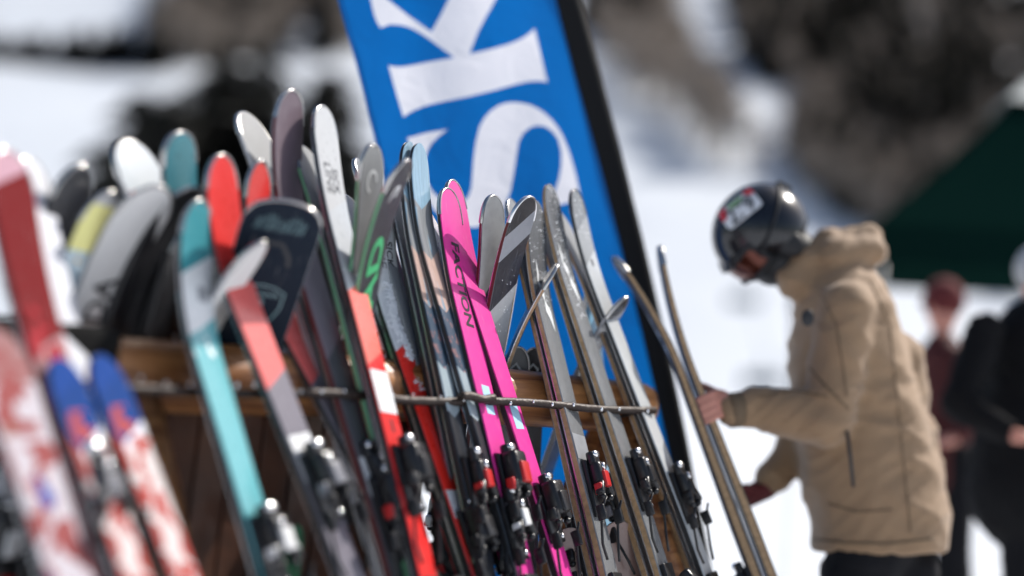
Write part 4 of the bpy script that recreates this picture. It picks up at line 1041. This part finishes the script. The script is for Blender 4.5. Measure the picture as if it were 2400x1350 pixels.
for h_ in hips:
    b = MB(); x, y = h_.x-foot.x, h_.y-foot.y
    b.box((x-.06, y, .07), (.3, .11, .13), bev=.03); b.cyl((x+.03, y, .1), (x+.02, y, .3), .07, .075, 16); b.build('boot', M['boot'], person)
# helmet: shell cut open at the face, ear pads, strap, goggles
def helmet(scale=1.0):
    V, Fc = [], []; nu, nv = 40, 22
    for j in range(nv+1):
        ph = math.pi*(j/nv)*.74
        for i in range(nu):
            a = 2*math.pi*i/nu; x, y, z = math.sin(ph)*math.cos(a), math.sin(ph)*math.sin(a), math.cos(ph)
            if y > .2 and z < .25: z = .25+(z-.25)*max(0., 1-(y-.2)*1.9)       # brow line rises over the face
            rr_ = 1+.02*math.cos(a*2)
            if abs(x) < .28 and z > .2: rr_ -= .015*math.cos(x/.28*math.pi/2)*abs(math.sin(y*9))
            V.append(Vector((x*.138*rr_, y*.163-.012, z*.152+.012)))
    for j in range(nv):
        for i in range(nu): Fc.append(((j+1)*nu+i, (j+1)*nu+(i+1) % nu, j*nu+(i+1) % nu, j*nu+i))
    return V, Fc
V, Fc = helmet()
o = mesh('helmet', [headc+HR @ v-foot for v in V], Fc, M['helmet'], person, True); md = o.modifiers.new('s', 'SOLIDIFY'); md.thickness = .018; md.offset = -1
hel = o
def hl(x, y, z): return hp(x, y, z)-foot
for k in range(7):
    b = MB(); b.box(hl(-.06+.02*k, -.02, .158-.018*abs(k-3)*.4), (.008, .05, .008), rot=HR, bev=.002); b.build('vent', M['strap'], hel)
b = MB(); pts = []
for k in range(25):
    a = math.pi*(-.18+1.36*k/24); pts.append(hl(math.cos(a)*-.147, math.sin(-a)*.172-.0, .02+.03*math.sin(a)))
b.tube(pts, .005, 8); b.build('goggle_strap', M['strap'], person)
for s in (-1, 1):
    b = MB(); b.ball(hl(s*.108, .0, -.06), .045, (.45, 1, 1.25), HR); b.build('ear_pad', M['strap'], person)
b = MB(); b.box(hl(0, -.18, .02), (.035, .02, .05), rot=HR, bev=.004); b.build('strap_clip', M['strap'], person)
V, Fc = [], []
for j in range(9):
    z = .062-.085*j/8-.012
    for i in range(19):
        a = -1.15+2.3*i/18; rr_ = .127+.006*math.cos((j-4)/4*1.2)
        V.append(hl(math.sin(a)*rr_*.93, math.cos(a)*rr_+.022-.0, z+(.012 if 7 <= i <= 11 and j == 8 else 0)))
for j in range(8):
    for i in range(18): Fc.append((j*19+i, j*19+i+1, (j+1)*19+i+1, (j+1)*19+i))
o = mesh('goggle_lens', V, Fc, M['lens'], person, True); md = o.modifiers.new('s', 'SOLIDIFY'); md.thickness = .006
b = MB()
ring = [V[i] for i in range(19)]+[V[j*19+18] for j in range(1, 9)]+[V[8*19+i] for i in range(17, -1, -1)]+[V[j*19] for j in range(7, 0, -1)]
ring.append(ring[0]); b.tube(ring, .009, 8); b.build('goggle_frame', M['strap'], person)
# number sticker on the helmet's near side, rear
def on_helmet(px, py):
    """ray from the lens on the helmet ellipsoid, lifted a little"""
    d = ray(px, py).normalized(); o_ = HR.transposed() @ (CAM-headc)-Vector((0, -.012, .012)); dd = HR.transposed() @ d
    s_ = Vector((1/.1425, 1/.167, 1/.1565)); o2 = Vector((o_.x*s_.x, o_.y*s_.y, o_.z*s_.z)); d2 = Vector((dd.x*s_.x, dd.y*s_.y, dd.z*s_.z))
    A, B, C = d2.dot(d2), 2*o2.dot(d2), o2.dot(o2)-1; D = B*B-4*A*C
    if D < 0: D = 0
    return CAM+d*((-B-math.sqrt(D))/(2*A))-foot-d*.002
def sticker(P, mat, name, lift=0.):
    bm = bmesh.new(); vs = [bm.verts.new((x, y, 0)) for x, y in P]
    for a in tessellate_polygon([[Vector((x, y, 0)) for x, y in P]]):
        try: bm.faces.new([vs[k] for k in a])
        except ValueError: pass
    for _ in range(3):
        es = [e for e in bm.edges if e.calc_length() > 14]
        if es: bmesh.ops.subdivide_edges(bm, edges=es, cuts=1); bmesh.ops.triangulate(bm, faces=bm.faces)
    for v in bm.verts: v.co = on_helmet(v.co.x, v.co.y)-ray(v.co.x, v.co.y).normalized()*lift
    me = bpy.data.meshes.new(name); bm.to_mesh(me); bm.free(); return link(name, me, mat, hel, True)
M['st_red'] = pmat('red sticker ink', (.6, .02, .03), .4); M['st_green'] = pmat('green sticker ink', (.25, .4, .2), .4)
ca, sa = math.cos(-.68), math.sin(-.68)
def rp(x, y): return (1733+x*ca-y*sa, 488+x*sa+y*ca)
sticker([rp(-46, -24), rp(46, -24), rp(50, -18), rp(50, 22), rp(44, 27), rp(-44, 27), rp(-50, 20), rp(-50, -18)], M['sticker_white'], 'number_sticker')
sticker([rp(-49, -22), rp(-25, -24), rp(-30, -10), rp(-36, 0), rp(-50, 2)], M['st_red'], 'sticker_corner', .0012)
sticker([rp(25, -24), rp(46, -24), rp(50, -16), rp(50, -6), rp(32, -12)], M['st_red'], 'sticker_corner', .0012)
sticker([rp(-23, -22), rp(22, -22), rp(18, -11), rp(-18, -9)], M['st_green'], 'sticker_band', .0012)
Vt, Ft = text_mesh('279', 50, .8)
mesh('sticker_number', [on_helmet(*rp(v.x, -v.y+7))-ray(1733, 488).normalized()*.0016 for v in Vt], [f[::-1] for f in Ft], M['ink_black'], hel)
# glove on the far hand
hc = handF
gl = [(hc+Vector((.03, 0, .01)), .038, hc+Vector((-.03, 0, -.02)), .035)]
for k, f_ in enumerate((.03, .01, -.01, -.03)):
    a = hc+Vector((-.04, f_, -.025)); b1 = a+Vector((-.035, 0, -.02)); b2 = b1+Vector((.0, 0, -.035+.004*k)); gl += [(a, .014, b1, .013), (b1, .013, b2, .011)]
gl += [(hc+Vector((-.0, -.03, 0)), .015, hc+Vector((-.045, -.045, .012)), .013), (hc+Vector((-.045, -.045, .012)), .013, hc+Vector((-.07, -.03, -.005)), .011)]
blob('glove', gl, .006, M['glove'], person, smooth_it=2)

# black blob added over chin and cheeks for the shaded lower face
blob('face_shade', [(hp(0, .05, -.075), .076, (1.12, 1.05, .95), HR), (hp(0, 0, -.06), .085, (1, 1, .8), HR), (hp(0, -.03, -.05), .075, headc.lerp(neck, .6), .075)], .009, M['strap'], person, smooth_it=2)
# seams, hem, pocket flap and painted elbow shade on the near side of the jacket
jk_o = [c for c in person.children if c.name.startswith('jacket')][0]
bpy.context.view_layer.update()
from mathutils.bvhtree import BVHTree
_m = jk_o.data; bvh = BVHTree.FromPolygons([v.co+foot for v in _m.vertices], [tuple(f.vertices) for f in _m.polygons])
def onjk(px, py, lift=.002):
    d = ray(px, py).normalized(); h_ = bvh.ray_cast(CAM, d)
    return None if h_[0] is None else h_[0]-d*lift-foot
def seam(pts, rad, mat, name, n=26):
    out = []
    for i in range(n+1):
        f = i/n*(len(pts)-1); k = min(int(f), len(pts)-2); f -= k
        w_ = onjk(pts[k][0]+(pts[k+1][0]-pts[k][0])*f, pts[k][1]+(pts[k+1][1]-pts[k][1])*f)
        if w_ is not None: out.append(w_)
    if len(out) > 2:
        b = MB(); b.tube(out, rad, 6); b.build(name, mat, person)
seam([(1925, 690), (1960, 760), (1975, 850), (1985, 930)], .0018, M['cuff'], 'seam')
seam([(1895, 1262), (1980, 1272), (2080, 1275), (2190, 1262)], .004, M['cuff'], 'hem')
seam([(2040, 660), (2085, 760), (2100, 900), (2120, 1100), (2135, 1250)], .0018, M['cuff'], 'seam')
seam([(1940, 1180), (2010, 1200), (2090, 1195)], .0025, M['cuff'], 'pocket_flap')
seam([(1780, 930), (1860, 915), (1940, 930)], .0025, M['cuff'], 'seam')
seam([(1895, 860), (1930, 900), (1965, 935), (1990, 960)], .0025, M['cuff'], 'elbow_fold_shade')  # darker tube drawn for the shade in the elbow crease

# ------------------------------------------------------------------ people further back
def bystander(px, ytop, Y, label, jmat, pmat_, hat, hmat, turn=0., width=1., arms=.0):
    top_ = at(px, ytop, Y); h = top_.z; k = h/1.78; f0 = Vector((top_.x, top_.y, 0))
    r = empty('person', loc=f0); tag(r, label, 'person', 'people standing behind'); bpy.context.view_layer.update()
    Rz = Matrix.Rotation(turn, 3, 'Z')
    def P(x, y, z): return f0+Rz @ Vector((x, y, z))*k
    caps = [(P(0, 0, 1.62), .095, (.85, 1, 1.2), None), (P(0, 0, 1.5), .055, P(0, 0, 1.4), .06), (P(0, 0, 1.32), .12, P(0, 0, .95), .14), (P(0, -.1, 1.62), .016, P(0, -.09, 1.65), .01),
            (P(.075, 0, 1.62), .02, (.4, 1, 1.3), None), (P(-.075, 0, 1.62), .02, (.4, 1, 1.3), None)]
    jk = [(P(0, 0, 1.36), .14*width, P(0, 0, 1.08), .17*width), (P(0, 0, 1.08), .17*width, P(0, 0, .82), .19*width), (P(0, 0, 1.45), .09, P(0, .02, 1.38), .12)]
    tr_ = []
    for s in (-1, 1):
        sh, el, ha = P(s*.2*width, 0, 1.4), P(s*.3*width, -.03, 1.12), P(s*(.24-arms)*width, -.22, 1.0)
        caps += [(sh, .05, el, .04), (el, .04, ha, .028), (ha, .03, ha+Rz @ Vector((0, -.06, -.01)), .026)]
        for q_ in range(4): a = ha+Rz @ Vector((-.024+.016*q_, -.07, 0)); b1 = a+Rz @ Vector((0, -.035, -.012)); caps += [(a, .009, b1, .0085), (b1, .0085, b1+Rz @ Vector((0, -.012, -.03)), .0075)]
        caps += [(ha+Rz @ Vector((-s*.025, -.03, .01)), .011, ha+Rz @ Vector((-s*.045, -.07, .01)), .009)]
        jk += [(sh, .085, el, .075), (el, .075, ha+(el-ha)*.15, .055)]
        hp_, kn, an = P(s*.09, 0, .92), P(s*.11, -.03, .5), P(s*.12, 0, .1)
        caps += [(hp_, .09, kn, .055), (kn, .055, an, .045)]; tr_ += [(hp_, .12, kn, .095), (kn, .095, an, .1)]
    blob('body', caps, .011, M['skin'], r, smooth_it=2)
    blob('jacket', jk, .02, jmat, r, smooth_it=3, fold=.01)
    blob('trousers', tr_, .022, pmat_, r, smooth_it=3, fold=.008)
    for s in (-1, 1):
        b = MB(); c = (P(s*.12, -.05, .07)-f0); b.box(c, (.12, .3, .13), bev=.03); b.build('boot', M['boot'], r)
    b = MB(); b.ball(P(0, .005, 1.68)-f0, .115*k, (.92, 1.05, .95), u=20, v=12)
    if hat == 'beanie': b.tube([P(math.cos(a)*.098, math.sin(a)*.108, 1.66)-f0 for a in [2*math.pi*i/20 for i in range(21)]], .015, 8)
    b.build(hat, hmat, r)
    return r
M['maroon'] = pmat('maroon jacket', (.085, .014, .012), .75); M['maroonhat'] = pmat('maroon beanie', (.13, .02, .02), .9, bump=(80, .4))
M['blackj'] = pmat('black jacket', (.009, .009, .010), .9, spec=.15); M['greyhel'] = pmat('pale grey helmet', (.4, .4, .41), .3)
bystander(2212, 655, 7.4, 'person in maroon beanie and dark red jacket behind the beige jacket', M['maroon'], M['pants'], 'beanie', M['maroonhat'], turn=-.9)
bystander(2440, 575, 5.9, 'person in black jacket and pale grey helmet at the right edge', M['blackj'], M['pants'], 'helmet', M['greyhel'], turn=.5, width=1.6)

# ------------------------------------------------------------------ dark green canopy tent
M['tent'] = bpy.data.materials.new('dark green canopy'); fabric(M['tent'], (.004, .017, .014, 1), .05, .0)
M['tent_rim'] = pmat('pale canopy cap', (.42, .45, .44), .6); M['tentpole'] = pmat('white canopy pole', (.5, .5, .5), .4, .5)
TY = 8.6; c0 = at(2062, 520, TY); ez = c0.z; hw_ = 1.5; cx_, cy_ = c0.x+hw_, TY+hw_
tn = empty('canopy_tent', loc=(cx_, cy_, 0)); tag(tn, 'dark green canopy tent with a pale cap behind the people at right', 'tent')
pk = ez+1.45; V, Fc = [], []; K = 10
for sidei in range(4):
    c1 = Vector((-hw_, -hw_, ez)); c2_ = Vector((hw_, -hw_, ez)); rot = Matrix.Rotation(sidei*math.pi/2, 3, 'Z')
    i0 = len(V)
    for j in range(K+1):
        f_ = j/K; a = c1.lerp(Vector((0, 0, pk)), f_); c_ = c2_.lerp(Vector((0, 0, pk)), f_)
        for i in range(K+1):
            g_ = i/K; p_ = a.lerp(c_, g_); p_.z -= .10*math.sin(math.pi*f_)*(1-.5*math.sin(math.pi*g_))+.03*math.sin(math.pi*g_)*(1-f_)
            V.append(rot @ p_)
    for j in range(K):
        for i in range(K): a = i0+j*(K+1)+i; Fc.append((a, a+1, a+K+2, a+K+1))
mesh('roof', V, Fc, M['tent'], tn, True)
for sidei in (0, 1, 3):
    rot = Matrix.Rotation(sidei*math.pi/2, 3, 'Z'); V, Fc = [], []
    for i in range(25):
        x = -hw_+2*hw_*i/24
        for z in (ez+.0, ez-.26+.03*abs(math.sin(i*.8))): V.append(rot @ Vector((x, -hw_-.005+.01*math.sin(i*1.3), z)))
        if i: Fc.append((2*i-2, 2*i, 2*i+1, 2*i-1))
    mesh('valance', V, Fc, M['tent'], tn, True)
V = []; Fc = []
for j in range(3):
    f_ = .78+.11*j
    for sidei in range(4):
        rot = Matrix.Rotation(sidei*math.pi/2, 3, 'Z'); p_ = Vector((-hw_, -hw_, ez)).lerp(Vector((0, 0, pk)), f_); p_.z += .03; V.append(rot @ p_)
    if j:
        for s in range(4): Fc.append(((j-1)*4+s, (j-1)*4+(s+1) % 4, j*4+(s+1) % 4, j*4+s))
mesh('roof_cap', V, Fc, M['tent_rim'], tn)
for sx in (-1, 1):
    for sy in (-1, 1):
        b = MB(); b.cyl((sx*(hw_-.03), sy*(hw_-.03), 0), (sx*(hw_-.03), sy*(hw_-.03), ez), .02, .02, 8); b.build('pole', M['tentpole'], tn)
